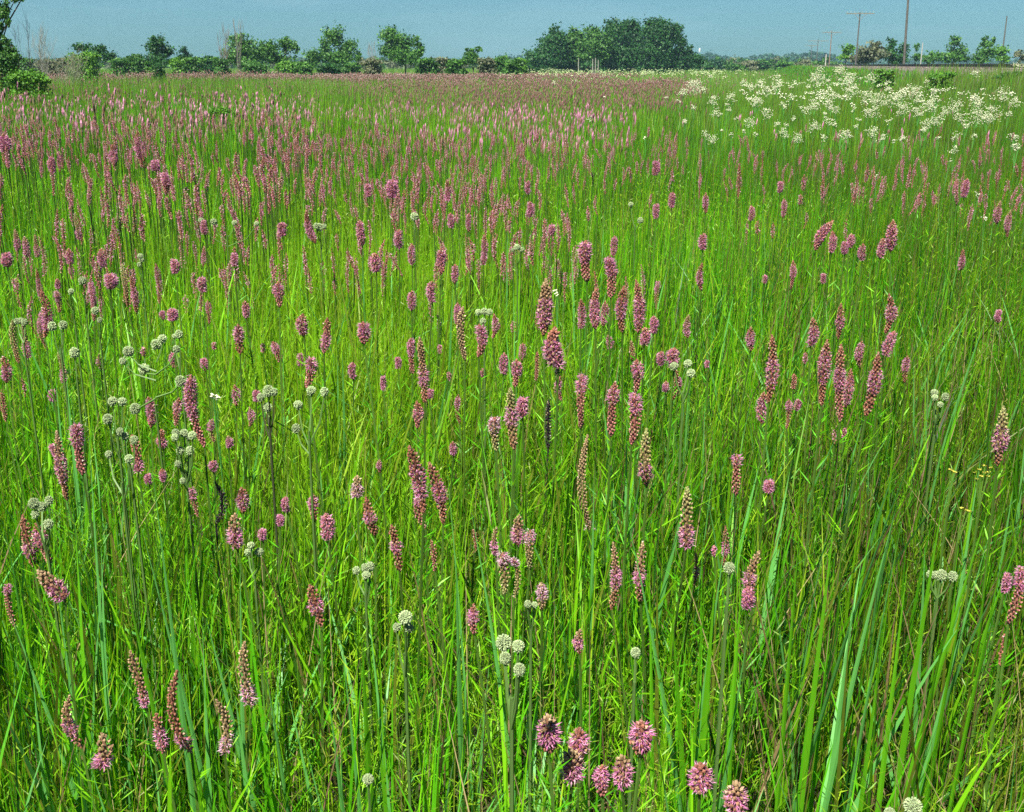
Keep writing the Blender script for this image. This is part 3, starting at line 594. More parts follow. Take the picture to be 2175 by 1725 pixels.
for i, (u, v, h_) in enumerate(QL):
    z = R.uniform(.82, 1.0); t = depth_for_z(u, v, z)
    if v < 160: t = min(t, 45); z = CAMZ+t*kdir(u, v)[2]
    c = at(u, v, t); r = max(h_*t/FPX, .015); base = G([c[0]+R.normal(0, .03), c[1]+R.normal(0, .05), 0]); base[2] = float(gz(base[0], base[1]))
    root = thing('wild_quinine', qlab[i][0], 'flower', base, qlab[i][1] or 'white quinines on the right of the meadow')
    Ff, Fs = Acc(), Acc(); quinine(Ff, Fs, c, r, base, int(np.clip(h_*h_*.62, 22, 200)) if v < 330 else 14)
    Ff.build('flower_cluster', M_flower, root, base); Fs.build('stem', M_leaf, root, base)
A = Acc()
n = 800; yy = R.uniform(80, 165, n); xx = (R.uniform(.0, .2, n)+R.normal(0, .012, n))*yy; k = R.random(n) < .55+.5*nz(xx, yy, .12, 1); xx, yy = xx[k], yy[k]; n = len(xx)
zt = R.uniform(.72, .98, n)
for _ in range(3):
    octas(A, np.c_[xx, yy, zt]+R.normal(0, .07, (n, 3)), np.tile(G([[0, 0, 1.]]), (n, 1)), .1, .055, G([.46, .55, .28])*R.uniform(.75, 1.15, (n, 1)))
blades(A, np.c_[xx, yy, np.zeros(n)], zt, np.full(n, .05), np.zeros((n, 2)), R.uniform(0, 3, n), np.tile(G([.2, .3, .08]), (n, 1)), 2)
n = 260; yy = R.uniform(28, 70, n); xx = yy*R.uniform(.2, .5, n); k = np.abs(track_side(xx, yy)) > 5; xx, yy = xx[k], yy[k]; n = len(xx); zt = R.uniform(.75, .95, n)
for _ in range(7): octas(A, np.c_[xx, yy, zt]+R.normal(0, .06, (n, 3))*G([1, 1, .5]), np.tile(G([[0, 0, 1.]]), (n, 1)), .05, .025, WHT*R.uniform(.7, 1.05, (n, 1)))
tag(A.build('white_flower_drift', M_flower), 'pale band of white flowers in the far grass before the grove', 'flowers', kind='stuff')

# yellow flowers at the right
def yellow(lab, pts, bv):
    t = 2.35; c0 = at(*pts[0][:2], t); base = G([c0[0], c0[1], 0]); root = thing('yellow_flower', lab, 'flower', base, 'yellow flowers on the right')
    S_, F_ = Acc(), Acc()
    fk = G([c0[0], c0[1], c0[2]-.08]); tube(S_, stem_pts(fk, base), .0025, STEMC, 4)
    for (u, v) in pts:
        c = at(u, v, t+R.normal(0, .01)); tube(S_, [fk, c], .0012, STEMC*1.2, 3)
        m = 6; a = np.arange(m)*2*pi/m+R.random(); d = norm(np.c_[np.cos(a), np.sin(a)*.8, np.full(m, .35)])
        needles(F_, np.tile(c, (m, 1)), d, np.full(m, .0055), .0036, np.tile(G([.50, .46, .07]), (m, 1)))
    S_.build('stem', M_leaf, root, base); F_.build('petals', M_flower, root, base)
yellow('loose group of small yellow flowers beside the tall pink spike at far right', [(2090, 1005), (2080, 998), (2104, 994), (2098, 1012), (2075, 1018), (2070, 1004), (2100, 1003), (2084, 1012), (2092, 990)], 0)
yellow('single bright yellow blossom left of the yellow group', [(2023, 1001), (2019, 998), (2028, 1004)], 0)
yellow('tiny low yellow flowers below the yellow group', [(2043, 1080), (2052, 1084), (2059, 1087)], 0)

# ------------------------------------------------------------------ broad-bladed grass tufts
def tuft(lab, bu, Y, tips, w_=.011, col=None, extra=6):
    bx = (bu-1087.5)/FPX*Y*1.08; base = G([bx, Y, 0]); A = Acc()
    for (u, v, *o) in tips:
        c = G([0, 0, CAMZ])+kdir(u, v)*((Y+R.uniform(-.06, .12))/kdir(u, v)[1]); c[2] = max(c[2], .25)
        cc = (BL*.85 if (o and o[0] == 'p') else (BR*.3+MD*.42+DK*.28)*.95 if (o and o[0] == 'y') else MD*1.15); ww = (o[1] if len(o) > 1 else 1)*w_
        b = base+G([R.normal(0, .03), R.normal(0, .03), 0]); ns_ = 9; s = np.linspace(0, 1, ns_)
        q = b[None]+(c-b)[None]*s[:, None]; sag = (c-b)[:2]*.22; q[:, :2] -= (s*(1-s)*4*.5)[:, None]*sag
        side = norm(G([1, R.normal(0, .5), 0])); wv = ww*.5*np.clip(np.minimum(.55+s*1.6, (1-s)*2.2+.03), 0, 1)
        dn = G([0, -1, .15])*ww*.22
        V = np.stack([q-side*wv[:, None], q+dn*np.clip((1-s), 0, 1)[:, None], q+side*wv[:, None]], 1)
        F = []
        for k in range(ns_-1):
            for j in (0, 1): a = k*3+j; F += [[a, a+1, a+4], [a, a+4, a+3]]
        A.add(V.reshape(-1, 3), F, np.tile(cc*R.uniform(.85, 1.15), (ns_*3, 1)))
    m = extra; a = R.uniform(0, 6.28, m)
    blades(A, np.tile(base, (m, 1))+R.normal(0, .03, (m, 3))*G([1, 1, 0]), R.uniform(.4, .75, m), np.full(m, w_*.6), np.c_[np.cos(a), np.sin(a)]*R.uniform(.1, .45, (m, 1)), R.uniform(0, 3, m), np.tile(MD*1.1, (m, 1)), 6)
    o = A.build('grass_tuft', M_leaf, None, base)
    tag(o, lab, 'grass tuft', 'broad-bladed grass tufts in the foreground')
tuft('tuft with one wide bright upright blade at the bottom, left of centre', 775, 1.75, [(768, 1345, 'y', 1.5), (783, 1300, 'p', .8), (795, 1480, 'y', 1), (726, 1370, 'p', .7), (835, 1540, 'y', .9), (808, 1430, 'y', .8)])
tuft('pale blue-green tuft leaning left at the bottom, left of centre', 735, 1.7, [(610, 1465, 'p', 1), (697, 1470, 'p', 1), (650, 1590, 'p', .8), (724, 1560, 'p', .7)])
tuft('tuft with broad pale blade under the tan spike, bottom left', 520, 1.75, [(438, 1315, 'p', 1.2), (510, 1200, 'p', .9), (500, 1480, 'p', 1.5), (560, 1400, 'p', .7), (470, 1250, 'y', .7)])
tuft('bright green tuft between the rusty spikes at bottom left', 375, 1.72, [(345, 1330, 'y', 1.5), (300, 1120, 'p', .8), (430, 1330, 'p', .9), (325, 1010, 'p', .8), (245, 1140, 'y', .8), (375, 1160, 'y', .8)])
tuft('tall left-edge tuft of long straight green blades', 150, 1.9, [(55, 1150, 'y', 1), (160, 1110, 'y', 1.1), (215, 1160, 'p', .9), (120, 1230, 'p', .9), (20, 1300, 'p', 1), (228, 1110, 'p', .8), (190, 940, 'p', .7)])
tuft('tuft with two blades rising left beside the egg-shaped head', 1480, 1.85, [(1330, 1090, 'p', .9), (1425, 1290, 'y', 1), (1378, 1180, 'y', .8), (1460, 1350, 'y', .9), (1325, 1250, 'y', .8)])
tuft('tuft of very wide bright blades right of centre', 1520, 1.8, [(1522, 1200, 'y', 1.4), (1575, 1250, 'y', 1.7), (1545, 1120, 'p', .8), (1590, 1340, 'p', .8), (1500, 1200, 'y', .7)])
tuft('tuft with the longest pale blue blade sweeping up right', 1755, 1.8, [(1957, 915, 'p', 1.25), (1900, 1090, 'p', 1.0), (1778, 1060, 'y', 1), (1700, 1100, 'y', 1.1), (1845, 1150, 'y', .8), (1820, 1230, 'p', 1)])
tuft('tuft with a thick green blade cut by the bottom edge', 1893, 1.7, [(1872, 1330, 'y', 1.4), (1930, 1180, 'y', 1), (1915, 1110, 'p', .8), (1890, 1250, 'y', .8)])
tuft('fan-shaped tuft of long green blades at bottom right', 1985, 1.8, [(2030, 1250, 'y', 1.5), (2110, 1050, 'y', 1.1), (2150, 1100, 'y', 1), (2010, 1020, 'y', 1), (2100, 1140, 'p', 1), (2060, 1200, 'y', 1.2), (2000, 1300, 'y', 1)])
tuft('tuft standing behind the four level globes at right', 2080, 2.2, [(2110, 1090, 'y', 1.2), (2170, 1130, 'y', 1), (2085, 960, 'p', .9), (2040, 1080, 'y', .9)])
tuft('narrow-bladed bright tuft in the middle of the meadow', 1100, 4.3, [(1040, 610, 'y', .9), (1065, 590, 'y', .9), (1090, 600, 'p', .9), (1120, 610, 'y', .9), (1150, 640, 'y', .9), (1020, 640, 'y', .9), (1105, 640, 'p', .8)], .009)
tuft('pale tuft left of the dark withered spike', 1230, 2.4, [(1180, 1150, 'p', .9), (1262, 1010, 'p', .9), (1210, 1230, 'y', .8), (1110, 1270, 'y', .8), (1290, 1140, 'y', .8)])
tuft('sparse pale tuft beside the small rusty spike, left of centre', 1020, 2.0, [(968, 1175, 'p', 1.1), (1000, 1080, 'p', .8), (950, 1000, 'p', .6), (1040, 1400, 'p', 1)])
tuft('pale tuft with three blades among the left rattlesnake masters', 150, 3.1, [(118, 800, 'p', 1.1), (140, 790, 'p', 1.2), (180, 900, 'p', 1), (200, 830, 'y', 1), (183, 1000, 'p', .9)], .012)
tuft('upright pale tuft on the right edge of the meadow', 1960, 3.6, [(1905, 700, 'y', 1), (2100, 660, 'p', 1), (2080, 760, 'y', 1), (1940, 760, 'p', .9)], .012)

# ------------------------------------------------------------------ trees and shrubs
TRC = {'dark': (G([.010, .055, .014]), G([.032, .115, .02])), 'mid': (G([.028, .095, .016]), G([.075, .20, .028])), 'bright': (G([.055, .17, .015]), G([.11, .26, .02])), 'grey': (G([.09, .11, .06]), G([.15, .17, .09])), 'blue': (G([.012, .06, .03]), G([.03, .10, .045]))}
def foliage(acc, blobs, tone, size, dens_=1.0):
    lo, hi = TRC[tone]
    for c, r in blobs:
        c = G(c); r = G(r)
        n = int(np.clip(dens_*34*(r[0]*r[2]+r[0]*r[1]+r[1]*r[2])/size**2, 80, 7000)*.5)
        k = max(6, int(n/26)); dirs = norm(R.normal(size=(k, 3))); cc = c+dirs*r*R.uniform(.2, .92, (k, 1))
        cs = R.uniform(.16, .34, k); j = R.integers(0, k, n)
        P = cc[j]+R.normal(size=(n, 3))*(cs[j][:, None]*r*.75)
        ctone = R.random(k)[j][:, None]; col = (lo*(1-ctone)+hi*ctone)*R.uniform(.75, 1.25, (n, 1))
        d = norm(R.normal(size=(n, 3))+norm(P-c)*.8+G([0, 0, .5])); s1 = norm(np.cross(d, R.normal(size=(n, 3)))); s2 = np.cross(d, s1)
        sz = size*R.uniform(.5, 1.2, (n, 1))*.5
        V = np.stack([P-s1*sz, P-s2*sz*.8, P+s1*sz, P+s2*sz*.8], 1)
        F = (np.arange(n)*4)[:, None, None]+np.array([[0, 1, 2], [0, 2, 3]])[None]
        acc.add(V.reshape(-1, 3), F.reshape(-1, 3), np.repeat(col[:, None], 4, 1).reshape(-1, 3))
def tree(name, lab, cat, bl, t, tone, group=None, trunk=True, size=None, tcol=(.09, .07, .05), lean=0, dens_=1.0, depthf=.9):
    """bl: lobes (u, v, ru, rv) in photo pixels at depth t"""
    W = []
    if t == 30: bl = [(b[0]-4, b[1], b[2]*.74, b[3]*.82) for b in bl]
    for (u, v, ru, rv) in bl:
        c = at(u, v, t); rx, rz = ru*t/FPX, rv*t/FPX; c = c+G([0, R.uniform(-.35, .35)*rx, 0]); W.append((c, (rx, rx*depthf, rz)))
    cx = np.mean([c[0] for c, r in W]); base = G([cx+lean, W[0][0][1], 0]); base[2] = float(gz(base[0], base[1]))*.9
    root = thing(name, lab, cat, base, group)
    size = size or max(.06, t*.0022)
    if not trunk: W += [(G([c[0], c[1], c[2]*.5]), G([r[0]*1.05, r[1], max(c[2]*.5, r[2]*.7)])) for c, r in W[:3]]
    A = Acc(); foliage(A, W, tone, size, dens_); A.build('crown', M_tree, root, base)
    T = Acc(); hs = [c[2] for c, r in W]; top = max(hs); r0 = max(.05, .018*top)
    if trunk:
        mid = base+G([0, 0, top*.45]); tube(T, [base, base+G([.05, 0, top*.2]), mid], [r0*1.3, r0, r0*.8], tcol, 7)
        for c, r in W: tube(T, [mid-G([0, 0, top*.12]), (mid+c)/2+G([R.normal(0, .1), 0, -.1]), c], [r0*.65, r0*.4, r0*.15], tcol, 5)
        T.build('trunk', M_bark, root, base)
    else:
        for c, r in W:
            for _ in range(3): tube(T, [base+G([R.normal(0, .15), R.normal(0, .15), 0]), (base+c)/2+G([R.normal(0, .1), 0, 0]), c+G([R.normal(0, .3)*r[0], 0, r[2]*.2])], [.03, .02, .01], tcol, 4)
        T.build('stems', M_bark, root, base)
    return root
TG = 'trees along the far field edge'
tree('broadleaf_tree', 'lone pyramid-shaped tree with a sky gap, third tree left of the grove', 'tree', [(712, 76, 26, 22), (735, 100, 25, 22), (690, 104, 20, 20), (664, 118, 22, 20), (757, 119, 13, 15), (712, 124, 36, 18)], 118, 'mid', TG)
tree('broadleaf_tree', 'full round-topped tree nearest the grove on its left', 'tree', [(827, 76, 27, 22), (858, 92, 27, 22), (886, 92, 14, 13), (890, 110, 13, 13), (826, 104, 26, 20), (862, 120, 38, 20)], 116, 'mid', TG)
tree('broadleaf_tree', 'small dark round tree above the left hedge', 'tree', [(339, 90, 24, 15), (325, 106, 20, 16), (352, 108, 20, 16), (338, 128, 30, 14)], 100, 'dark', TG)
tree('broadleaf_tree', 'low dark spreading tree behind the bright green shrub', 'tree', [(178, 101, 23, 11), (212, 106, 20, 14), (228, 120, 20, 13), (196, 118, 30, 14)], 100, 'dark', TG)
tree('broadleaf_tree', 'tiny blue-green tree right of the small dark round tree', 'tree', [(392, 106, 13, 9), (392, 120, 18, 13)], 120, 'blue', TG)
tree('thicket_tree', 'bushy tree with bare grey twigs on its left flank', 'tree', [(508, 90, 27, 20), (528, 106, 28, 20), (496, 116, 28, 20), (520, 130, 34, 14)], 112, 'mid', TG)
tree('thicket_tree', 'wide spreading tree joined to the twiggy one, gap under its right side', 'tree', [(576, 100, 28, 16), (611, 95, 24, 18), (556, 118, 32, 18), (590, 124, 36, 16), (628, 104, 10, 12)], 114, 'mid', TG)
tree('broadleaf_tree', 'little feathery tree between the round tree and the grove', 'tree', [(998, 112, 18, 9), (1016, 103, 9, 7), (1000, 126, 26, 13)], 105, 'mid', TG)
GG = 'trees of the dark grove'
gr = [('low bushy left end of the grove', [(1135, 122, 24, 16), (1120, 134, 26, 12), (1150, 132, 24, 14)]),
('tree with the sloping peak at the left of the grove', [(1180, 72, 22, 20), (1164, 92, 26, 18), (1176, 112, 30, 22)]),
('second peak of the grove, lighter green', [(1223, 76, 23, 17), (1214, 98, 26, 17), (1236, 100, 22, 17)]),
('grove tree standing over the pale bare trunks', [(1262, 72, 25, 18), (1250, 98, 26, 17), (1280, 94, 22, 20)]),
('broad grove tree left of the tallest crown', [(1304, 58, 26, 18), (1300, 86, 28, 24), (1310, 118, 28, 20)]),
('grove tree touching the tallest crown on its left', [(1342, 58, 26, 18), (1346, 90, 30, 26), (1344, 122, 32, 20)]),
('tallest darkest crown of the grove', [(1388, 55, 28, 20), (1415, 66, 26, 22), (1394, 92, 34, 28), (1404, 124, 34, 18)]),
('right end tree of the grove with a sky gap', [(1438, 66, 18, 16), (1446, 92, 16, 16), (1436, 118, 26, 18), (1464, 108, 12, 13), (1470, 124, 14, 10)])]
for i, (lab, bl) in enumerate(gr):
    x_ = [(b[0], b[1]+16, b[2]*1.15, b[3]) for b in bl]+[(bl[-1][0]-10, 128, 24, 14), (bl[-1][0]+12, 130, 22, 13)]*(i not in (2, 3)); tree('grove_tree', lab, 'tree', bl+x_, 166+3*(i % 3), 'dark' if i not in (2, 3) else 'mid', GG, dens_=1.35, tcol=(.16, .14, .12))
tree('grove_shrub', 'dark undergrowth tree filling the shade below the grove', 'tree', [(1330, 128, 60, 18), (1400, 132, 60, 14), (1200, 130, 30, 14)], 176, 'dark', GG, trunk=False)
RG = 'trees beyond the railway'
tree('broadleaf_tree', 'round bright green bush-tree at the left of the railway trees', 'tree', [(1800, 104, 16, 12), (1796, 118, 16, 12)], 150, 'bright', RG)
tree('broadleaf_tree', 'grey-green dome-shaped tree beyond the railway', 'tree', [(1856, 100, 20, 12), (1836, 112, 26, 14), (1862, 118, 30, 16), (1834, 126, 26, 12)], 145, 'grey', RG)
tree('broadleaf_tree', 'dark pointed tree left of the tallest pole', 'tree', [(1892, 94, 13, 14), (1886, 114, 22, 16), (1900, 126, 22, 12)], 150, 'dark', RG)
tree('broadleaf_tree', 'dark low tree just left of the tallest pole', 'tree', [(1917, 106, 14, 14), (1922, 124, 20, 12)], 150, 'dark', RG)
tree('broadleaf_tree', 'thin wispy tree just right of the tallest pole', 'tree', [(1947, 98, 9, 12), (1950, 120, 16, 12)], 150, 'mid', RG, dens_=.6)
tree('broadleaf_tree', 'pointed green tree midway between the tall pole and the right pole', 'tree', [(2027, 90, 16, 13), (2034, 108, 24, 17), (2010, 120, 24, 12), (2046, 122, 20, 12)], 150, 'mid', RG)
tree('broadleaf_tree', 'low hedge-like tree left of the pointed green one', 'tree', [(1985, 121, 24, 10), (1970, 126, 18, 8)], 155, 'mid', RG)
tree('broadleaf_tree', 'twin-tipped tree left of the right-hand pole', 'tree', [(2092, 92, 11, 14), (2108, 88, 8, 12), (2096, 110, 22, 18), (2078, 124, 24, 10)], 148, 'mid', RG)
tree('broadleaf_tree', 'low rounded tree behind the right-hand pole', 'tree', [(2126, 108, 18, 14), (2130, 124, 20, 10)], 150, 'bright', RG)
tree('broadleaf_tree', 'grey brushy tree at the right edge beyond the railway', 'tree', [(2165, 118, 13, 12), (2172, 124, 14, 12)], 150, 'grey', RG, dens_=.6)
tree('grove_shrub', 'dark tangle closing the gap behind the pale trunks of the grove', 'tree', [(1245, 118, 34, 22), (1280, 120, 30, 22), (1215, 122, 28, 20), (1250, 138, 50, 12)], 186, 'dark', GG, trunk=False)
# left edge
tree('broadleaf_tree', 'big near tree cut off by the left edge and the top', 'tree', [(-12, 10, 26, 26), (18, 18, 20, 20), (40, -4, 24, 12), (2, 58, 20, 22), (-22, 50, 26, 34), (60, -22, 20, 12), (-10, -30, 40, 26), (12, 84, 14, 16), (8, 30, 22, 20), (-4, 95, 22, 24), (22, 44, 12, 16)], 30, 'mid', None, size=.075, lean=-.9, dens_=1.1)
tree('shrub', 'bright leafy shrub under the big left-edge tree', 'shrub', [(20, 100, 18, 14), (26, 118, 20, 16), (2, 112, 20, 26), (12, 138, 26, 20), (-14, 130, 26, 30)], 32, 'mid', None, False, .08)
tree('shrub', 'low bright green shrub beside the left edge among pink flowers', 'shrub', [(62, 158, 24, 14), (84, 164, 20, 12), (40, 166, 26, 16), (100, 172, 14, 8)], 29, 'bright', None, False, .07)
tree('shrub', 'small leafy green bush standing in the flowers left of centre', 'shrub', [(478, 232, 26, 14), (505, 240, 16, 10), (455, 240, 12, 10)], 17.5, 'bright', None, False, .035, dens_=.35)
tree('shrub', 'rounded yellow-green shrub before the low spreading tree', 'shrub', [(188, 120, 24, 14), (160, 124, 18, 12)], 70, 'bright', None, False, .13)
tree('shrub', 'blue-green young tree leaning over the grass, left of the small dark tree', 'shrub', [(338, 142, 14, 10), (346, 158, 8, 12)], 60, 'dark', None, False, .1)
tree('shrub', 'green weedy shrub growing in front of the rails', 'shrub', [(1870, 151, 13, 3), (1892, 153, 12, 3), (1880, 157, 20, 3)], 52, 'bright', None, False, .1)
tree('shrub', 'dark green shrub on the embankment side below the pointed tree', 'shrub', [(2010, 160, 22, 9), (1985, 163, 16, 7)], 44, 'bright', None, False, .09)
tree('shrub', 'dark leafy shrub on the embankment side at the right edge', 'shrub', [(2140, 164, 24, 9), (2165, 160, 16, 9)], 42, 'dark', None, False, .09)
# hedge row shrubs along the field edge
HB = [(52, 128, 22, 12, 'mid'), (98, 132, 24, 10, 'grey'), (140, 126, 24, 12, 'grey'), (255, 128, 22, 11, 'mid'), (285, 122, 22, 11, 'mid'), (305, 130, 20, 10, 'bright'), (372, 128, 18, 12, 'bright'), (410, 126, 22, 10, 'mid'), (445, 124, 26, 9, 'dark'),
      (470, 128, 18, 10, 'mid'), (545, 138, 30, 8, 'mid'), (610, 136, 26, 9, 'bright'), (645, 136, 22, 9, 'mid'), (700, 139, 28, 7, 'dark'), (745, 136, 22, 8, 'mid'), (790, 128, 22, 10, 'grey'), (905, 130, 24, 10, 'mid'), (938, 128, 22, 10, 'grey'), (968, 130, 22, 9, 'mid'),
      (1035, 128, 20, 10, 'grey'), (1062, 126, 18, 12, 'mid'), (1088, 130, 20, 10, 'mid'), (1108, 126, 14, 9, 'bright'), (1500, 137, 26, 7, 'dark'), (1524, 128, 16, 8, 'blue'), (1560, 138, 26, 6, 'mid'), (1592, 131, 22, 6, 'grey'), (1619, 136, 14, 7, 'dark'), (1660, 134, 20, 6, 'mid'), (1705, 133, 22, 8, 'grey'), (1735, 134, 24, 9, 'mid'), (1700, 140, 30, 7, 'mid')]
hw = {'mid': 'green', 'grey': 'grey-green', 'bright': 'bright green', 'dark': 'dark green', 'blue': 'blue-green'}
for i, (u, v, ru, rv, tn) in enumerate(HB):
    land = ('under the left-edge tree', 'left of the small dark tree', 'near the small dark tree', 'below the twiggy thicket', 'around the lone pyramid tree', 'right of the round-topped tree', 'beside the grove', 'right of the grove', 'near the railway end')[int(np.clip(u/200, 0, 8))]
    same = sorted([h for h in HB if int(np.clip(h[0]/200, 0, 8)) == int(np.clip(u/200, 0, 8))]); k = [h[0] for h in same].index(u)
    rv *= .85; v += 2; tree('hedge_shrub', f'{hw[tn]} hedge shrub {land}, {ORD[k]} there', 'shrub', [(u, v, ru, rv), (u+ru*.4, v+4, ru*.7, rv*.8), (u-ru*.4, v+5, ru*.6, rv*.8)], 96+6*(i % 3) if u < 1400 else 210, tn, 'low shrubs along the far field edge', False)
# bare twiggy brush
def brush(lab, u, v0, v1, hw_, t, col, n, slant=0):
    base = at(u, v1, t); base[2] = 0; top = at(u, v0, t)[2]; A = Acc(); wpx = hw_*t/FPX
    for i in range(n):
        x0 = R.normal(0, .12)*wpx; x1 = R.normal(0, .5)*wpx+slant*wpx; h = top*R.uniform(.55, 1.02); p0 = base+G([x0, R.normal(0, .3), 0]); p2 = base+G([x1, R.normal(0, .4), h]); p1 = (p0+p2)/2+G([-(x1-x0)*.15, 0, h*.06])
        tube(A, [p0, p1, p2], [t*.00017, t*.00013, t*.00007], col, 3, False)
        for _ in range(4):
            s = R.uniform(.4, .9); q = p1+(p2-p1)*s if s > .5 else p0+(p1-p0)*(s+.4); e = q+G([R.normal(0, .22)*wpx, R.normal(0, .2), R.uniform(.15, .35)*h*.6]); tube(A, [q, e], [t*.00011, t*.00006], col, 3, False)
    tag(A.build('bare_bush', M_bark, None, base), lab, 'bare bush', 'leafless bushes at the field edge')
brush('pale leafless bush against the sky near the left edge', 88, 58, 122, 32, 60, (.26, .25, .22), 34)
brush('bare grey twigs rising left of the twiggy thicket', 476, 52, 130, 20, 108, (.20, .18, .16), 22, .1)
brush('thin bare twigs above the twiggy thicket top', 506, 48, 120, 14, 109, (.20, .18, .16), 12)
brush('leaning pale dead brush left of the rounded shrub', 128, 112, 165, 34, 55, (.20, .20, .14), 30, .5)
brush('straw-coloured dead brush in front of the rounded shrub', 155, 108, 165, 26, 52, (.22, .23, .15), 26, .5)
brush('bare grey bush beside the round-topped tree', 792, 88, 132, 14, 112, (.24, .22, .19), 16)
brush('dark thin leafless branch under the near left tree', 42, 20, 80, 22, 30, (.09, .08, .08), 9, .3)

# far woodland strips: one mass
A = Acc(); rng = np.random.default_rng(5)
for (u0, u1, vt, t) in ((-60, 700, 121, 900), (560, 1200, 120, 1000), (1380, 1560, 112, 900), (1440, 1800, 113, 820), (1700, 2300, 120, 1000), (1560, 1720, 116, 700)):
    u = u0
    while u < u1:
        r = rng.uniform(9, 18); top = vt+4*sin(u*.021)+2.5*sin(u*.057)+rng.uniform(-1, 2); c = at(u, top+9, t); rx = r*t/FPX
        c[2] = max(c[2]-1, 1); foliage(A, [(c, (rx, rx*.8, 9.5*t/FPX)), (c-G([0, 0, 6*t/FPX]), (rx*1.1, rx*.8, 8*t/FPX))], 'blue', 2.2, 1.6); u += r*1.1
tag(A.build('distant_woodland', M_tree), 'hazy blue-green wood along the horizon', 'woodland', kind='stuff')

A = Acc()
for (u0, u1) in ((-80, 1140), (1480, 1780)):
    u = u0
    while u < u1:
        t = rng.uniform(270, 340); c = at(u, 138, t); zt = rng.uniform(1.9, 3.6); rx = rng.uniform(1.2, 2.6); c[2] = zt*.5
        foliage(A, [(c, (rx, rx*.7, zt*.55))], 'mid' if rng.random() < .6 else 'grey', .75, 1.2); u += rx*7.5
tag(A.build('far_thicket', M_tree), 'low continuous thicket behind the trees at the far meadow edge', 'thicket', kind='stuff')
# ------------------------------------------------------------------ railway
E = Acc(); ys = np.linspace(12, 330, 120); prof = [(-6.4, -.05, 0), (-3.2, 1.0, 0), (-2.3, None, 1), (2.3, None, 1), (3.2, .85, 0), (6.4, -.05, 0)]
V, C = [], []
for Y in ys:
    for (o, z, k) in prof:
        p_ = trackp(Y, o); V.append([p_[0], p_[1], (railz(Y)-.24) if z is None else z]); C.append([.5, .42, .38] if (k or abs(o) < 3.3) else [.08, .15, .03])
F = []
for i in range(len(ys)-1):
    for j in range(5): a = i*6+j; F += [[a, a+1, a+7], [a, a+7, a+6]]
E.add(V, F, G(C)*.26); tag(E.build('railway_embankment', M_stone), kind='structure')
n = 16000; Y = 14+R.random(n)**1.5*190; o = R.uniform(-3.1, 3.1, n); pp = TA+TDIR*((Y-TA[1])/TDIR[1])[:, None]+TN*o[:, None]
z = np.where(np.abs(o) < 2.3, railz(Y)-.24, railz(Y)-.24-(np.abs(o)-2.3)/.9*(railz(Y)-.24-.85))
A = Acc(); octas(A, np.c_[pp, z+.02], norm(R.normal(size=(n, 3))), .09+Y*.0003, .04+Y*.00015, G([.12, .10, .09])*R.uniform(.5, 1.9, (n, 1)))
tag(A.build('track_ballast', M_stone), 'pinkish grey crushed stone under the rails', 'gravel', kind='stuff')
base = G([*trackp(60), 0]); root = thing('railway_track', 'dark straight railway track on the low embankment at right', 'railway track', base)
for off in (-.72, .72):
    A = Acc(); Yk = np.linspace(12, 328, 60); L = []
    for Y in Yk:
        for (dx, dz) in ((-.07, -.17), (-.07, -.155), (-.012, -.14), (-.012, -.04), (-.036, -.03), (-.036, 0), (.036, 0), (.036, -.03), (.012, -.04), (.012, -.14), (.07, -.155), (.07, -.17)):
            p_ = trackp(Y, off+dx); L.append([p_[0], p_[1], railz(Y)+dz])
    F = []
    for i in range(len(Yk)-1):
        for j in range(12): j2 = (j+1) % 12; a, b = i*12+j, i*12+j2; F += [[a, b, b+12], [a, b+12, a+12]]
    A.add(L, F, (.045, .032, .028)); A.build('rail', M_metal, root, base)
rot = math.atan2(-TDIR[0], TDIR[1]); i = 0; rest = Acc(); Y = 31.0
while Y < 300:
    p_ = trackp(Y); A = Acc(); box(A if i < 100 else rest, (p_[0], p_[1], railz(Y)-.26), (1.3, .12, .085), G([.05, .04, .034])*random.uniform(.7, 1.3), rot)
    if i < 100: A.build('sleeper', M_wood, root, base)
    Y += .58; i += 1
tag(rest.build('sleepers', M_wood, root, base), kind='stuff')

# ------------------------------------------------------------------ poles and posts
def pole(lab, u, top_v, t, arm_v=None, arm_half=0, lean=0.0, col=(.085, .08, .072), vb=None, r=.085, extra=False, name='utility_pole'):
    T = at(u, top_v, t); B_ = G([T[0]-lean, T[1], 0]); B_[2] = 0
    root = thing(name, lab, 'utility pole', B_, 'utility poles along the railway'); A = Acc()
    tube(A, [B_, (B_+T)/2, T], [r*1.25, r*1.05, r*.85], col, 8); A.build('pole_shaft', M_wood, root, B_)
    if arm_v:
        z = at(u, arm_v, t)[2]; hw_ = arm_half*t/FPX; A = Acc(); box(A, (T[0], T[1]-.14, z), (hw_, .05, .055), (.15, .145, .12)); A.build('crossarm', M_wood, root, B_)
        for k in range(8):
            x_ = T[0]-hw_*.94+k*hw_*1.88/7; A = Acc(); tube(A, [[x_, T[1]-.14, z+.08], [x_, T[1]-.14, z+.15], [x_, T[1]-.14, z+.22]], [.03, .06, .03], (.22, .30, .28), 6); A.build('insulator', M_metal, root, B_)
        A = Acc()
        for s in (-1, 1): tube(A, [[T[0]+s*hw_*.45, T[1]-.2, z-.02], [T[0], T[1]-.2, z-.75]], .025, (.2, .18, .15), 4)
        A.build('brace', M_wood, root, B_)
pole('farthest small pole with a crossarm, left end of the pole line', 1725, 92, 347, 97, 14)
pole('second farthest pole, its wide crossarm overlapping the farthest one', 1738, 83, 291, 87, 22)
pole('short thick brown pole with a faint crossarm, third in the line', 1767, 65, 214, 69, 20, col=(.18, .12, .09))
pole('pole with the widest pale crossarm above the grey-green tree', 1827, 26, 140, 29, 30)
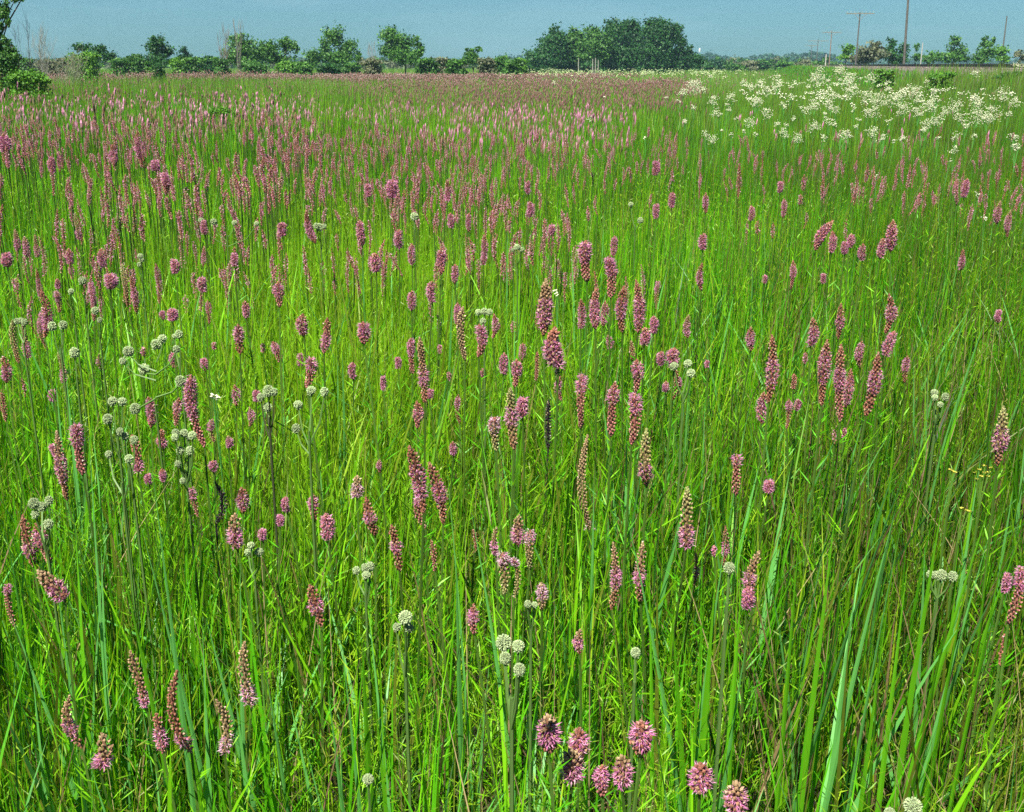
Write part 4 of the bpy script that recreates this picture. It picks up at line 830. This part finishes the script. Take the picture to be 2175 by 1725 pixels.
pole('tallest nearest pole, slightly leaning and cut by the top edge', 1933, -60, 101, -40, 40, lean=-.35, r=.10)
pole('bare-topped pole without crossarm near the right edge', 2139, 34, 150, r=.09)
def post(name, lab, u, v0, v1, t, col, r, group=None):
    T = at(u, v0, t); B_ = G([T[0], T[1], 0]); A = Acc(); tube(A, [B_, (B_+T)/2, T], [r, r, r*.9], col, 6)
    tube(A, [T, T+G([0, 0, r*.8])], [r*1.1, r*.3], G(col)*.8, 6)
    tag(A.build(name, M_wood, None, B_), lab, 'post', group)
post('marker_post', 'short whitish marker post beside the track end', 1755, 116, 135, 150, (.4, .38, .34), .07)
post('marker_post', 'thin grey post right of the tallest pole', 1960, 92, 125, 140, (.3, .3, .28), .07)
for k, (u, v0) in enumerate(((1229, 124), (1259, 126), (1265, 124), (1271, 128))):
    post('dead_tree', ('lone pale bare trunk under the grove', 'left of the three close pale trunks under the grove', 'middle of the three close pale trunks under the grove', 'right of the three close pale trunks under the grove')[k], u, v0, 150, 150, (.20, .20, .17), .07, 'pale bare trunks under the grove')
# water tower on the horizon
t = 1150; T = at(1486, 108, t); B_ = G([T[0], T[1], 0]); root = thing('water_tower', 'tiny white water tower on the horizon right of the grove', 'water tower', B_)
A = Acc(); pr = [(0, -2.4), (.8, -1.8), (1.05, -.8), (1.05, 1.4), (.7, 2.4), (0.05, 2.8)]
V = [[T[0]+r_*cos(a*pi/6), T[1]+r_*sin(a*pi/6), T[2]+z_] for r_, z_ in pr for a in range(12)]
F = []
for i in range(5):
    for a in range(12): a2 = (a+1) % 12; F += [[i*12+a, i*12+a2, (i+1)*12+a2], [i*12+a, (i+1)*12+a2, (i+1)*12+a]]
A.add(V, F, (.45, .47, .46)); A.build('tank', M_metal, root, B_, smooth=True)
A = Acc(); tube(A, [B_, T-G([0, 0, 3])], .9, (.75, .75, .73), 8); A.build('tower_shaft', M_metal, root, B_)

# ------------------------------------------------------------------ haze
HAZE = 0.00025
if HAZE:
    A = Acc(); box(A, (0, 0, 34), (1405, 1405, 36), (1, 1, 1))
    hm = bpy.data.materials.new('haze_air'); hm.use_nodes = True; nn = hm.node_tree.nodes; nn.remove(nn['Principled BSDF'])
    pv = nn.new('ShaderNodeVolumePrincipled'); pv.inputs['Density'].default_value = HAZE; pv.inputs['Color'].default_value = (.42, .74, .90, 1)
    hm.node_tree.links.new(pv.outputs[0], nn['Material Output'].inputs['Volume'])
    tag(A.build('haze', hm), 'thin blue summer haze over the far meadow', 'haze', kind='stuff')
    bpy.data.objects['haze'].data.materials[0] = hm
